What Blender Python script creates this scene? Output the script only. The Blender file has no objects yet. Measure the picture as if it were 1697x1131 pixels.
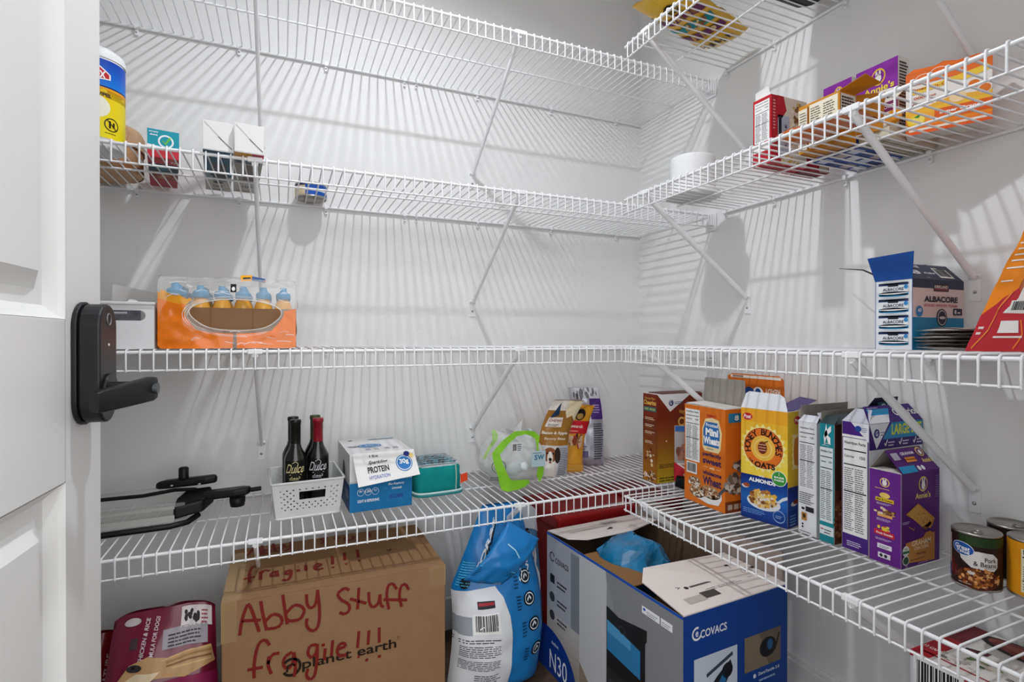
import bpy, bmesh, math, random
from math import sin, cos, pi, radians, sqrt
from mathutils import Vector, Matrix, noise
from mathutils.geometry import tessellate_polygon

scene = bpy.context.scene
col = scene.collection
random.seed(7)

# ------------------------------------------------------------------ camera
H = 1.03                                   # lens height above the floor
cam_d = bpy.data.cameras.new('camera')
cam_d.sensor_width = 36.0
cam_d.lens = 36.0 * 877.0 / 1697.0
cam_d.clip_start = 0.02
cam = bpy.data.objects.new('camera', cam_d)
col.objects.link(cam)
cam.location = (-1.373, -1.8167, H)
cam.rotation_euler = (radians(90 - 0.177), 0, -radians(23.5518))
scene.camera = cam

# ------------------------------------------------------------------ world, exposure
world = bpy.data.worlds.new('world'); scene.world = world
world.use_nodes = True
world.node_tree.nodes['Background'].inputs[0].default_value = (0.97, 0.985, 1.0, 1)
world.node_tree.nodes['Background'].inputs[1].default_value = 2.45
LAMP = 1090.0                              # emission of the ceiling lamp's diffuser
vs = scene.view_settings
vs.view_transform = 'Standard'; vs.look = 'None'; vs.gamma = 1.0; vs.use_curve_mapping = False
vs.exposure = 0.13

# ------------------------------------------------------------------ helpers: colour and materials
def lin(c):
    c /= 255.0
    return c / 12.92 if c <= 0.04045 else ((c + 0.055) / 1.055) ** 2.4
def rgb(h):
    h = h.lstrip('#')
    return tuple(lin(int(h[i:i + 2], 16)) for i in (0, 2, 4)) + (1.0,)
_mats = {}
def mat(name, color='#ffffff', rough=0.5, metal=0.0, spec=0.4, noise_amt=0.0, nscale=40.0, bump=0.0, bscale=200.0,
        trans=0.0, ior=1.4, alpha=1.0, coat=0.0, emit=0.0):
    if name in _mats: return _mats[name]
    m = bpy.data.materials.new(name); m.use_nodes = True
    nt = m.node_tree; b = nt.nodes['Principled BSDF']
    c = rgb(color)
    b.inputs['Base Color'].default_value = c
    b.inputs['Roughness'].default_value = rough
    b.inputs['Metallic'].default_value = metal
    b.inputs['Specular IOR Level'].default_value = spec
    b.inputs['IOR'].default_value = ior
    b.inputs['Transmission Weight'].default_value = trans
    b.inputs['Alpha'].default_value = alpha
    b.inputs['Coat Weight'].default_value = coat
    if emit:
        b.inputs['Emission Color'].default_value = c
        b.inputs['Emission Strength'].default_value = emit
    tc = None
    if noise_amt or bump:
        tc = nt.nodes.new('ShaderNodeTexCoord')
    if noise_amt:
        n = nt.nodes.new('ShaderNodeTexNoise'); n.inputs['Scale'].default_value = nscale
        n.inputs['Detail'].default_value = 5
        nt.links.new(tc.outputs['Object'], n.inputs['Vector'])
        r = nt.nodes.new('ShaderNodeValToRGB')
        k = noise_amt
        r.color_ramp.elements[0].position = 0.3; r.color_ramp.elements[1].position = 0.7
        r.color_ramp.elements[0].color = tuple(max(0, x * (1 - k)) for x in c[:3]) + (1,)
        r.color_ramp.elements[1].color = tuple(min(1, x * (1 + k)) for x in c[:3]) + (1,)
        nt.links.new(n.outputs['Fac'], r.inputs['Fac'])
        nt.links.new(r.outputs['Color'], b.inputs['Base Color'])
    if bump:
        n2 = nt.nodes.new('ShaderNodeTexNoise'); n2.inputs['Scale'].default_value = bscale
        n2.inputs['Detail'].default_value = 4
        nt.links.new(tc.outputs['Object'], n2.inputs['Vector'])
        bp = nt.nodes.new('ShaderNodeBump'); bp.inputs['Strength'].default_value = bump
        bp.inputs['Distance'].default_value = 0.002
        nt.links.new(n2.outputs['Fac'], bp.inputs['Height'])
        nt.links.new(bp.outputs['Normal'], b.inputs['Normal'])
    _mats[name] = m
    return m
def ink(h, rough=0.45):                    # printed colour
    return mat('print_' + h.lstrip('#') + ('' if rough == 0.45 else '_%d' % (rough * 100)), h, rough, spec=0.35)

M_wall = mat('wall_paint', '#efefee', 0.75, spec=0.2, noise_amt=0.012, nscale=6, bump=0.12, bscale=260)
M_trim = mat('trim_paint', '#f1f1f0', 0.4, spec=0.35)
M_door = mat('door_paint', '#e6e6e4', 0.38, spec=0.4, bump=0.05, bscale=120)
M_wire = mat('white_vinyl_coating', '#f4f5f6', 0.32, spec=0.45)
M_black = mat('black_metal', '#17181a', 0.38, spec=0.5, bump=0.04, bscale=900)
M_steel = mat('steel', '#b9babb', 0.28, metal=1.0)
M_dark = mat('dark_void', '#0b0b0c', 0.8)
M_white = ink('#f4f4f2'); M_blk = ink('#1b1b1d')
M_board = mat('grey_cardboard', '#9a948c', 0.85, spec=0.1, noise_amt=0.06, nscale=60)
M_kraft = mat('kraft_cardboard', '#957455', 0.85, spec=0.12, noise_amt=0.05, nscale=25, bump=0.05, bscale=300)
M_kraft_dk = mat('kraft_edge', '#8d6a45', 0.9, spec=0.1)
M_clear = mat('clear_film', '#ffffff', 0.08, trans=0.0, alpha=0.16, spec=0.8)

# ------------------------------------------------------------------ helpers: geometry
class G:
    """Collects shapes; build() links them as one mesh object."""
    def __init__(s, m=None):
        s.v = []; s.f = []; s.mi = []; s.mats = []; s.sm = []; s.cur(m or M_white); s.smooth = False
    def cur(s, m):
        if m not in s.mats: s.mats.append(m)
        s.k = s.mats.index(m); return s
    def add(s, vs, fs):
        b = len(s.v); s.v += [tuple(p) for p in vs]
        for f in fs:
            s.f.append(tuple(b + i for i in f)); s.mi.append(s.k); s.sm.append(s.smooth)
        return s
    def quad(s, a, b, c, d): return s.add([a, b, c, d], [(0, 1, 2, 3)])
    def box(s, a, b, mm=None):
        (x0, y0, z0), (x1, y1, z1) = a, b
        vs = [(x0, y0, z0), (x1, y0, z0), (x1, y1, z0), (x0, y1, z0), (x0, y0, z1), (x1, y0, z1), (x1, y1, z1), (x0, y1, z1)]
        fs = {'U': (0, 3, 2, 1), 'T': (4, 5, 6, 7), 'F': (0, 1, 5, 4), 'R': (1, 2, 6, 5), 'B': (2, 3, 7, 6), 'L': (3, 0, 4, 7)}
        if not mm: return s.add(vs, list(fs.values()))
        k0 = s.k
        for n, f in fs.items():
            m = mm.get(n, mm.get('*'))
            if m is None: continue
            s.cur(m); s.add([vs[i] for i in f], [(0, 1, 2, 3)])
        s.k = k0; return s
    def slab(s, pts, t, n=None):
        """polygon (3d) extruded by thickness t along its normal"""
        P = [Vector(p) for p in pts]
        n = Vector(n) if n else (P[1] - P[0]).cross(P[-1] - P[0]).normalized()
        k = len(P); Q = [p + n * t for p in P]
        fs = [tuple(range(k - 1, -1, -1)), tuple(range(k, 2 * k))] + [(i, (i + 1) % k, k + (i + 1) % k, k + i) for i in range(k)]
        return s.add(P + Q, fs)
    def tube(s, path, r, n=8, rx=None, up=None, cap=True):
        P = [Vector(p) for p in path]; k = len(P); base = len(s.v)
        sm = s.smooth; vs = []; fs = []
        prev = None
        for i, p in enumerate(P):
            t = (P[min(i + 1, k - 1)] - P[max(i - 1, 0)]).normalized()
            if up is not None: a = Vector(up) - t * t.dot(Vector(up))
            elif prev is not None: a = prev - t * t.dot(prev)
            else: a = t.orthogonal()
            a.normalize(); prev = a; b = t.cross(a)
            ra = r[i] if isinstance(r, (list, tuple)) else r
            rb = ra if rx is None else rx
            for j in range(n):
                an = 2 * pi * j / n
                vs.append(p + a * ra * cos(an) + b * rb * sin(an))
        for i in range(k - 1):
            for j in range(n):
                fs.append((i * n + j, i * n + (j + 1) % n, (i + 1) * n + (j + 1) % n, (i + 1) * n + j))
        s.smooth = True; s.add(vs, fs); s.smooth = False
        if cap:
            s.add(vs[:n], [tuple(range(n - 1, -1, -1))]); s.add(vs[-n:], [tuple(range(n))])
        s.smooth = sm; return s
    def lathe(s, prof, n=32, c=(0, 0, 0), a0=0, a1=2 * pi, smooth=True):
        """prof: list of (r, z)"""
        vs = []; fs = []; full = abs(a1 - a0 - 2 * pi) < 1e-6; m = n if full else n + 1
        for r, z in prof:
            for j in range(m):
                a = a0 + (a1 - a0) * j / n
                vs.append((c[0] + r * cos(a), c[1] + r * sin(a), c[2] + z))
        for i in range(len(prof) - 1):
            for j in range(n):
                j2 = (j + 1) % m
                fs.append((i * m + j, i * m + j2, (i + 1) * m + j2, (i + 1) * m + j))
        sm = s.smooth; s.smooth = smooth; s.add(vs, fs); s.smooth = sm; return s
    def grid(s, fn, nu, nv, smooth=True, flip=False):
        vs = [fn(i / nu, j / nv) for j in range(nv + 1) for i in range(nu + 1)]
        fs = []
        for j in range(nv):
            for i in range(nu):
                q = (j * (nu + 1) + i, j * (nu + 1) + i + 1, (j + 1) * (nu + 1) + i + 1, (j + 1) * (nu + 1) + i)
                fs.append(q[::-1] if flip else q)
        sm = s.smooth; s.smooth = smooth; s.add(vs, fs); s.smooth = sm; return s
    def mesh(s, name):
        me = bpy.data.meshes.new(name); me.from_pydata(s.v, [], s.f)
        for m in s.mats: me.materials.append(m)
        me.polygons.foreach_set('material_index', s.mi)
        me.polygons.foreach_set('use_smooth', s.sm)
        me.update(); return me
    def build(s, name, parent=None, bevel=0.0, loc=None, rot=None, solid=0.0, sub=0):
        o = bpy.data.objects.new(name, s.mesh(name)); col.objects.link(o); o.parent = parent
        if loc: o.location = loc
        if rot: o.rotation_euler = rot
        if bevel or solid:
            bm = bmesh.new(); bm.from_mesh(o.data); bmesh.ops.remove_doubles(bm, verts=bm.verts, dist=1e-6); bm.to_mesh(o.data); bm.free()
        if solid:
            md = o.modifiers.new('solid', 'SOLIDIFY'); md.thickness = solid; md.offset = 0
        if bevel:
            md = o.modifiers.new('bevel', 'BEVEL'); md.width = bevel; md.segments = 2; md.limit_method = 'ANGLE'; md.angle_limit = radians(40)
        if sub:
            md = o.modifiers.new('sub', 'SUBSURF'); md.levels = sub; md.render_levels = sub
        return o

def tag(o, label=None, cat=None, group=None, kind=None):
    if label: o['label'] = label
    if cat: o['category'] = cat
    if group: o['group'] = group
    if kind: o['kind'] = kind
    return o
def thing(name, label, cat, loc=(0, 0, 0), rz=0.0, group=None, rot=None):
    o = bpy.data.objects.new(name, None); col.objects.link(o); o.empty_display_size = 0.02
    o.location = loc; o.rotation_euler = rot if rot else (0, 0, rz)
    return tag(o, label, cat, group)
def copy_tree(o, parent=None):
    c = o.copy(); col.objects.link(c); c.parent = parent
    for ch in list(o.children): copy_tree(ch, c)
    return c

# ------------------------------------------------------------------ helpers: flat print
_txt = {}
def text_mesh(s, bold):
    key = (s, bold)
    if key in _txt: return _txt[key]
    cu = bpy.data.curves.new('t', 'FONT'); cu.body = s; cu.resolution_u = 3; cu.offset = bold
    ob = bpy.data.objects.new('t', cu)
    me = ob.to_mesh()
    vs = [(v.co.x, v.co.y) for v in me.vertices]; fs = [tuple(p.vertices) for p in me.polygons]
    ob.to_mesh_clear(); bpy.data.objects.remove(ob); bpy.data.curves.remove(cu)
    _txt[key] = (vs, fs); return _txt[key]
class Print:
    """Flat printing on a surface. fn(u, v, h) gives the point h above the surface; u, v in metres."""
    def __init__(s, fn, maxlen=0.0, h0=0.0004, scale=(1.0, 1.0)):
        s.fn = fn; s.g = G(M_white); s.maxlen = maxlen; s.h0 = h0; s.sc = scale; s.g.mats.clear()
    def _emit(s, pts, tris, colr, layer):
        sx, sy = s.sc
        pts = [(p[0] * sx, p[1] * sy) for p in pts]
        s.g.cur(colr if not isinstance(colr, str) else ink(colr))
        h = s.h0 + layer * 0.00025
        if s.maxlen:
            pts = list(pts); todo = []
            for t in tris:
                for i in range(1, len(t) - 1): todo.append((t[0], t[i], t[i + 1]))
            out = []; mid = {}
            while todo:
                t = todo.pop()
                e = [((t[i], t[(i + 1) % 3]), (pts[t[i]][0] - pts[t[(i + 1) % 3]][0]) ** 2 + (pts[t[i]][1] - pts[t[(i + 1) % 3]][1]) ** 2) for i in range(3)]
                k = max(range(3), key=lambda i: e[i][1])
                if e[k][1] > s.maxlen ** 2:
                    a, b = e[k][0]; c = t[(k + 2) % 3]; ky = (min(a, b), max(a, b))
                    if ky not in mid:
                        mid[ky] = len(pts); pts.append(((pts[a][0] + pts[b][0]) / 2, (pts[a][1] + pts[b][1]) / 2))
                    m = mid[ky]; todo += [(a, m, c), (m, b, c)]
                else: out.append(t)
            tris = out
        s.g.smooth = bool(s.maxlen)
        s.g.add([s.fn(p[0], p[1], h) for p in pts], tris)
    def rect(s, u0, v0, u1, v1, c, l=0): s._emit([(u0, v0), (u1, v0), (u1, v1), (u0, v1)], [(0, 1, 2, 3)], c, l); return s
    def poly(s, pts, c, l=0):
        tr = tessellate_polygon([[Vector((p[0], p[1], 0)) for p in pts]])
        fix = []
        for t in tr:
            a, b, d = (pts[i] for i in t)
            fix.append(t if (b[0] - a[0]) * (d[1] - a[1]) - (b[1] - a[1]) * (d[0] - a[0]) > 0 else t[::-1])
        s._emit(pts, fix, c, l); return s
    def disc(s, u, v, rx, c, l=0, ry=None, n=28, rot=0.0):
        ry = rx if ry is None else ry; cr, sr = cos(rot), sin(rot)
        pts = [(u, v)]
        for i in range(n):
            x, y = rx * cos(2 * pi * i / n), ry * sin(2 * pi * i / n)
            pts.append((u + x * cr - y * sr, v + x * sr + y * cr))
        s._emit(pts, [(0, 1 + i, 1 + (i + 1) % n) for i in range(n)], c, l); return s
    def star(s, u, v, r0, r1, n, c, l=0):
        s.poly([(u + (r1 if i % 2 else r0) * cos(pi * i / n), v + (r1 if i % 2 else r0) * sin(pi * i / n)) for i in range(2 * n)], c, l); return s
    def stroke(s, pts, w, c, l=0):
        """thick polyline"""
        n = len(pts); L = []; R = []
        for i in range(n):
            a = pts[max(i - 1, 0)]; b = pts[min(i + 1, n - 1)]
            dx, dy = b[0] - a[0], b[1] - a[1]; d = sqrt(dx * dx + dy * dy) or 1
            L.append((pts[i][0] - dy / d * w / 2, pts[i][1] + dx / d * w / 2)); R.append((pts[i][0] + dy / d * w / 2, pts[i][1] - dx / d * w / 2))
        s._emit(L + R, [(n + i, n + i + 1, i + 1, i) for i in range(n - 1)], c, l); return s
    def ring(s, u, v, r, w, c, l=0, ry=None, a0=0, a1=2 * pi, n=30):
        ry = ry or r
        s.stroke([(u + r * cos(a0 + (a1 - a0) * i / n), v + ry * sin(a0 + (a1 - a0) * i / n)) for i in range(n + 1)], w, c, l); return s
    def text(s, t, u, v, h, c, l=1, w=None, rot=0.0, bold=0.02, shear=0.0, align='c'):
        vs, fs = text_mesh(t, bold)
        if not vs: return s
        x0 = min(p[0] for p in vs); x1 = max(p[0] for p in vs); y0 = min(p[1] for p in vs); y1 = max(p[1] for p in vs)
        k = h / (y1 - y0); kx = w / (x1 - x0) if w else k
        ax = {'c': (x0 + x1) / 2, 'l': x0, 'r': x1}[align]; cr, sr = cos(rot), sin(rot); out = []
        for x, y in vs:
            yy = (y - (y0 + y1) / 2) * k; xx = (x - ax) * kx + shear * yy
            out.append((u + xx * cr - yy * sr, v + xx * sr + yy * cr))
        s._emit(out, fs, c, l); return s
    def arc_text(s, t, u, v, r, a0, a1, h, c, l=1, bold=0.02, inside=False):
        n = len(t)
        for i, ch in enumerate(t):
            if ch == ' ': continue
            a = a0 + (a1 - a0) * (i / max(1, n - 1))
            s.text(ch, u + r * cos(a), v + r * sin(a), h, c, l, rot=a - pi / 2 if not inside else a + pi / 2, bold=bold)
        return s
    def para(s, u0, v0, u1, v1, n, c, l=1, fill=0.42, seed=1, cols=1):
        """rows too small to read"""
        rd = random.Random(seed); dv = (v1 - v0) / n; W = (u1 - u0) / cols
        for i in range(n):
            for k in range(cols):
                a = u0 + k * W; e = a + W * (0.92 if cols > 1 else 1) * rd.uniform(0.7, 1); x = a
                while x < e:
                    wd = min((u1 - u0) * rd.uniform(0.06, 0.2), e - x)
                    s.rect(x, v0 + i * dv, x + wd, v0 + (i + fill) * dv, c, l); x += wd + (u1 - u0) * 0.02
        return s
    def barcode(s, u0, v0, u1, v1, l=1, seed=3, bg='#f4f4f2'):
        s.rect(u0, v0, u1, v1, bg, l); rd = random.Random(seed); x = u0 + (u1 - u0) * .08; e = u1 - (u1 - u0) * .08
        while x < e:
            w = (u1 - u0) * rd.choice((.015, .03, .045)); s.rect(x, v0 + (v1 - v0) * .15, min(x + w, e), v1 - (v1 - v0) * .08, '#1b1b1d', l + 1)
            x += w + (u1 - u0) * rd.choice((.015, .03))
        return s
    def nutrition(s, u0, v0, u1, v1, n=24, l=1, bg='#f4f4f2', seed=5):
        s.rect(u0, v0, u1, v1, bg, l); W = u1 - u0; Hh = v1 - v0
        s.text('Nutrition Facts', u0 + W * .5, v1 - Hh * .05, Hh * .03, '#1b1b1d', l + 1, w=W * .86, bold=.02)
        for k in (.12, .27, .55): s.rect(u0 + W * .04, v1 - Hh * (k + .012), u1 - W * .04, v1 - Hh * k, '#1b1b1d', l + 1)
        s.text('Calories', u0 + W * .26, v1 - Hh * .19, Hh * .025, '#1b1b1d', l + 1, w=W * .4); s.text('150', u0 + W * .8, v1 - Hh * .19, Hh * .03, '#1b1b1d', l + 1, w=W * .22)
        s.para(u0 + W * .06, v0 + Hh * .04, u1 - W * .06, v1 - Hh * .3, n, '#5b5b60', l + 1, .4, seed, 2)
        return s
    def blobs(s, u, v, rx, ry, n, cols, r0, r1, l=1, seed=2, n_side=10):
        rd = random.Random(seed)
        for i in range(n):
            a = rd.uniform(0, 2 * pi); q = sqrt(rd.random()); r = rd.uniform(r0, r1)
            s.disc(u + rx * q * cos(a), v + ry * q * sin(a), r, rd.choice(cols), l + i * .045, ry=r * rd.uniform(.55, 1) * s.sc[0] / s.sc[1], n=n_side, rot=rd.uniform(0, 3) if s.sc[0] == s.sc[1] else 0)
        return s
    def grad(s, u0, v0, u1, v1, c0, c1, n=12, l=0):
        a = [int(c0[i:i + 2], 16) for i in (1, 3, 5)]; b = [int(c1[i:i + 2], 16) for i in (1, 3, 5)]
        for i in range(n):
            k = i / (n - 1); s.rect(u0, v0 + (v1 - v0) * i / n, u1, v0 + (v1 - v0) * (i + 1) / n, '#%02x%02x%02x' % tuple(int(x + (y - x) * k) for x, y in zip(a, b)), l)
        return s
    def build(s, name, parent): return s.g.build(name, parent)

# a pixel of the photograph gives a direction; the plane it lies on gives the place
_fw = Vector((sin(radians(23.5518)) * cos(radians(.177)), cos(radians(23.5518)) * cos(radians(.177)), -sin(radians(.177))))
_rt = Vector((cos(radians(23.5518)), -sin(radians(23.5518)), 0)); _up = _rt.cross(_fw); _C = Vector((-1.373, -1.8167, H))
def at_plane(u, v, axis, val):
    d = _fw * 877.0 + _rt * (u - 848.5) + _up * (565.5 - v); return _C + d * ((val - _C[axis]) / d[axis])

def face_fn(o, eu, ev):
    o = Vector(o); eu = Vector(eu); ev = Vector(ev); n = eu.cross(ev)
    return lambda u, v, h: o + eu * u + ev * v + n * h
def bface(sx, sy, sz, side):
    """(fn, width, height) of one face of a box standing at 0..s"""
    if side == 'L': return face_fn((0, sy, 0), (0, -1, 0), (0, 0, 1)), sy, sz
    if side == 'F': return face_fn((0, 0, 0), (1, 0, 0), (0, 0, 1)), sx, sz
    if side == 'R': return face_fn((sx, 0, 0), (0, 1, 0), (0, 0, 1)), sy, sz
    if side == 'T': return face_fn((0, 0, sz), (1, 0, 0), (0, 1, 0)), sx, sy
    if side == 'TL': return face_fn((0, sy, sz), (0, -1, 0), (1, 0, 0)), sy, sx
    if side == 'U': return face_fn((0, sy, 0), (1, 0, 0), (0, -1, 0)), sx, sy
def cyl_fn(r, a0):
    """round label: u runs left to right seen from outside, a0 = angle of u=0"""
    return lambda u, v, h: Vector(((r + h) * cos(a0 + u / r), (r + h) * sin(a0 + u / r), v))
def frac(side, dims, **k):
    fn, w, h = bface(*dims, side)
    return Print(fn, scale=(w, h), **k)
# ================================================================== the room
XL, YF, ZC = -2.15, -1.62, 2.52            # left wall, front wall (inner face), ceiling
def struct(name, g, parent=None, bevel=0, **k):
    o = g.build(name, parent, bevel=bevel, **k)
    if parent is None: o['kind'] = 'structure'
    return o
struct('wall_back', G(M_wall).box((XL - .1, 0, 0), (.1, .1, ZC)))
struct('wall_right', G(M_wall).box((0, YF - .12, 0), (.1, 0, ZC)))
struct('wall_left', G(M_wall).box((XL - .1, YF - .12, 0), (XL, 0, ZC)))
DX0, DX1, DZ = -1.72, -.85, 2.05            # doorway behind the camera
g = G(M_wall); g.box((XL, YF - .12, 0), (DX0, YF, ZC)); g.box((DX1, YF - .12, 0), (0, YF, ZC)); g.box((DX0, YF - .12, DZ), (DX1, YF, ZC))
struct('wall_front', g)
struct('ceiling', G(mat('ceiling_paint', '#f2f2f1', .9, spec=.1)).box((XL - .1, YF - .12, ZC), (.1, .1, ZC + .1)))
# floor: dark wood boards
M_plank = mat('dark_wood', '#4a3a30', .55, spec=.3)
nt = M_plank.node_tree; b = nt.nodes['Principled BSDF']
tc = nt.nodes.new('ShaderNodeTexCoord'); mp = nt.nodes.new('ShaderNodeMapping'); mp.inputs['Scale'].default_value = (3, 40, 3)
w = nt.nodes.new('ShaderNodeTexNoise'); w.inputs['Scale'].default_value = 2.5; w.inputs['Detail'].default_value = 8
cr = nt.nodes.new('ShaderNodeValToRGB'); cr.color_ramp.elements[0].color = rgb('#3a2c24'); cr.color_ramp.elements[1].color = rgb('#6a5646')
nt.links.new(tc.outputs['Object'], mp.inputs['Vector']); nt.links.new(mp.outputs[0], w.inputs['Vector']); nt.links.new(w.outputs['Fac'], cr.inputs['Fac']); nt.links.new(cr.outputs['Color'], b.inputs['Base Color'])
floor = struct('floor', G(M_plank).box((XL - 2.5, -6.0, -.1), (2.5, .1, -.0042)))
pm = G(M_plank).box((0, 0, 0), (1.118, .125, .0038)).mesh('plank')
for r in range(21):
    for k in range(2 + (r % 2)):
        o = bpy.data.objects.new('plank', pm); col.objects.link(o); o.parent = floor
        x0 = XL - .05 + 1.12 * k - (.56 if r % 2 else 0)
        o.location = (x0, -2.6 + r * .1265, -.004)
# baseboards and door casing
def base(name, a, b): struct(name, G(M_trim).box(a, b), bevel=.004)
base('baseboard_back', (XL, -.014, 0), (0, 0, .114)); base('baseboard_left', (XL, YF, 0), (XL + .014, -.014, .114))
g = G(M_trim); g.box((-.014, YF, 0), (0, -.014, .098)); g.box((-.009, YF, .098), (0, -.014, .114))
struct('baseboard_right', g, bevel=.003)
base('baseboard_front', (DX1 + .07, YF, 0), (-.014, YF + .014, .114))
g = G(M_trim); g.box((DX1 + .0, YF, 0), (DX1 + .06, YF + .016, DZ + .06)); g.box((DX0 - .06, YF, 0), (DX0, YF + .016, DZ + .06)); g.box((DX0, YF, DZ), (DX1, YF + .016, DZ + .06))
struct('trim_1', g, bevel=.003)

# ceiling lamp (above the frame): a round flush fixture
LX, LY, LR = -1.075, -.871, .034
t = thing('ceiling_light', 'round white flush ceiling light above the middle of the pantry', 'light', (LX, LY, ZC))
G(M_trim).lathe([(0, 0), (.115, 0), (.115, -.014), (.085, -.034), (.062, -.041), (.057, -.041)], 40).build('housing', t)
G(mat('added_baffle_grey', '#d8d8d8', .6)).lathe([(.057, -.041), (.054, -.021), (0, -.021)], 40).build('added_baffle', t)  # unseen ring, added to cut the lamp's light toward the upper walls
md = mat('lamp_diffuser', '#f4f8ff', .5, emit=LAMP)
G(md).lathe([(0, -.0225), (LR, -.0225)], 40).build('diffuser', t)

# ------------------------------------------------------------------ the open door at the left
DA = radians(4.2)                          # how far the door leans from the side wall's direction
door = thing('door_1', 'white panelled door standing open at the left edge', 'door', (-1.639, -.774, 0), -DA)
del door['category']; door['kind'] = 'structure'
# local frame: y = 0 at the free edge, running to -DW at the hinge; face at x = 0, thickness to -x
DW, DT, DH = .80, .035, 2.03
ST = .122                                  # stile width
def door_zone(z0, z1, y0=-ST, y1=-DW + ST): return (y0, y1, z0, z1)
rails = [(0, .22), (.831, 1.058), (1.90, DH)]
panels = [(.22, .831), (1.058, 1.90)]
g = G(M_door)
g.box((-DT, -ST, 0), (0, 0, DH)); g.box((-DT, -DW, 0), (0, -DW + ST, DH))
for a, b_ in rails: g.box((-DT, -DW + ST, a), (0, -ST, b_))
g.build('stiles_and_rails', door, bevel=.0015)
for z0, z1 in panels:
    g = G(M_door); y0, y1 = -DW + ST, -ST
    rings = [(0, 0), (.005, -.007), (.018, -.019), (.038, -.019), (.060, -.005)]      # (inset, depth)
    P = []
    for ins, dx in rings: P += [(dx, y0 + ins, z0 + ins), (dx, y1 - ins, z0 + ins), (dx, y1 - ins, z1 - ins), (dx, y0 + ins, z1 - ins)]
    fs = []
    for i in range(len(rings) - 1):
        for j in range(4): fs.append((i * 4 + j, i * 4 + (j + 1) % 4, i * 4 + 4 + (j + 1) % 4, i * 4 + 4 + j))
    k = (len(rings) - 1) * 4; fs.append((k, k + 1, k + 2, k + 3))
    g.add(P, fs); g.box((-DT, y0, z0), (-DT + .012, y1, z1)); g.build('door_panel', door)
for z in (.25, 1.0, 1.8):
    G(M_steel).tube([(.004, -DW - .004, z - .04), (.004, -DW - .004, z + .04)], .006).build('hinge', door)
# lock: black stadium plate with lever
def stadium(w, z0, z1, n=12):
    r = w / 2; pts = []
    for i in range(n + 1): a = pi * i / n; pts.append((r * cos(a), z1 - r + r * sin(a)))
    for i in range(n + 1): a = pi + pi * i / n; pts.append((r * cos(a), z0 + r + r * sin(a)))
    return pts
lock = thing('door_lock', 'black keyless door lock with lever handle on the white door', 'door lock', (-1.639, -.774, 0), -DA)
LYc = -.071
def stad_prism(g, w, z0, z1, x0, x1):
    p = stadium(w, z0, z1); n = len(p)
    g.add([(x0, LYc + a, z) for a, z in p] + [(x1, LYc + a, z) for a, z in p],
          [tuple(range(n - 1, -1, -1)), tuple(range(n, 2 * n))] + [(i, (i + 1) % n, n + (i + 1) % n, n + i) for i in range(n)])
g = G(M_black); stad_prism(g, .072, .9035, 1.0855, .0005, .007); g.build('back_plate', lock, bevel=.0015)
g = G(M_black); stad_prism(g, .066, .9065, 1.0825, .007, .034); cover = g.build('cover', lock, bevel=.003)
def xdisc(g, y, z, r, x0, x1, n=24):
    vs = [(x0, y + r * cos(2 * pi * i / n), z + r * sin(2 * pi * i / n)) for i in range(n)] + [(x1, y + r * cos(2 * pi * i / n), z + r * sin(2 * pi * i / n)) for i in range(n)]
    g.add(vs, [tuple(range(n - 1, -1, -1)), tuple(range(n, 2 * n))] + [(i, (i + 1) % n, n + (i + 1) % n, n + i) for i in range(n)])
g = G(M_black); xdisc(g, LYc, .952, .027, .034, .038); g.build('rosette', lock, bevel=.001)
g = G(mat('grey_ring', '#8b8d90', .3, metal=.6))
g.tube([(.0345, LYc + .0075 * cos(a), 1.060 + .0085 * sin(a)) for a in [2 * pi * i / 24 for i in range(25)]], .0009, 6, cap=False); g.build('thumb_turn_ring', cover)
g = G(M_white); xdisc(g, LYc, 1.022, .0022, .034, .0345, 12); g.build('indicator_light', cover)
# lever: stem straight out of the rosette, bar returning toward the hinge side and the door
g = G(M_black); g.tube([(.036, LYc, .955), (.078, LYc, .955)], .0115, 16); g.build('lever_stem', lock)
g = G(M_black)
pts = [Vector((.088 - .040 * t ** 1.15, LYc + .010 - .105 * t, .955 - .010 * t)) for t in [i / 12 for i in range(13)]]
n = 16; vs = []
for i, p in enumerate(pts):
    tt = (pts[min(i + 1, 12)] - pts[max(i - 1, 0)]).normalized(); a = Vector((0, 0, 1)); b_ = tt.cross(a).normalized()
    k = 1.0 if 0 < i < 12 else .88; hz = .0190 - .0040 * i / 12
    for j in range(n):
        an = 2 * pi * j / n; ca, sa = cos(an), sin(an)
        vs.append(p + a * hz * k * math.copysign(abs(ca) ** .36, ca) + b_ * .0085 * k * math.copysign(abs(sa) ** .36, sa))
fs = [(i * n + j, i * n + (j + 1) % n, (i + 1) * n + (j + 1) % n, (i + 1) * n + j) for i in range(12) for j in range(n)]
g.smooth = True; g.add(vs, fs); g.smooth = False; g.add(vs[:n], [tuple(range(n - 1, -1, -1))]); g.add(vs[-n:], [tuple(range(n))])
lever = g.build('lever', lock)
g = G(mat('lock_cylinder', '#55585b', .35, metal=.8)); xdisc(g, LYc, .955, .0085, .088, .0975, 20); key = g.build('key_cylinder', lever)
G(M_dark).box((.0972, LYc - .001, .950), (.0978, LYc + .001, .960)).build('keyhole', key) if False else None

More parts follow.
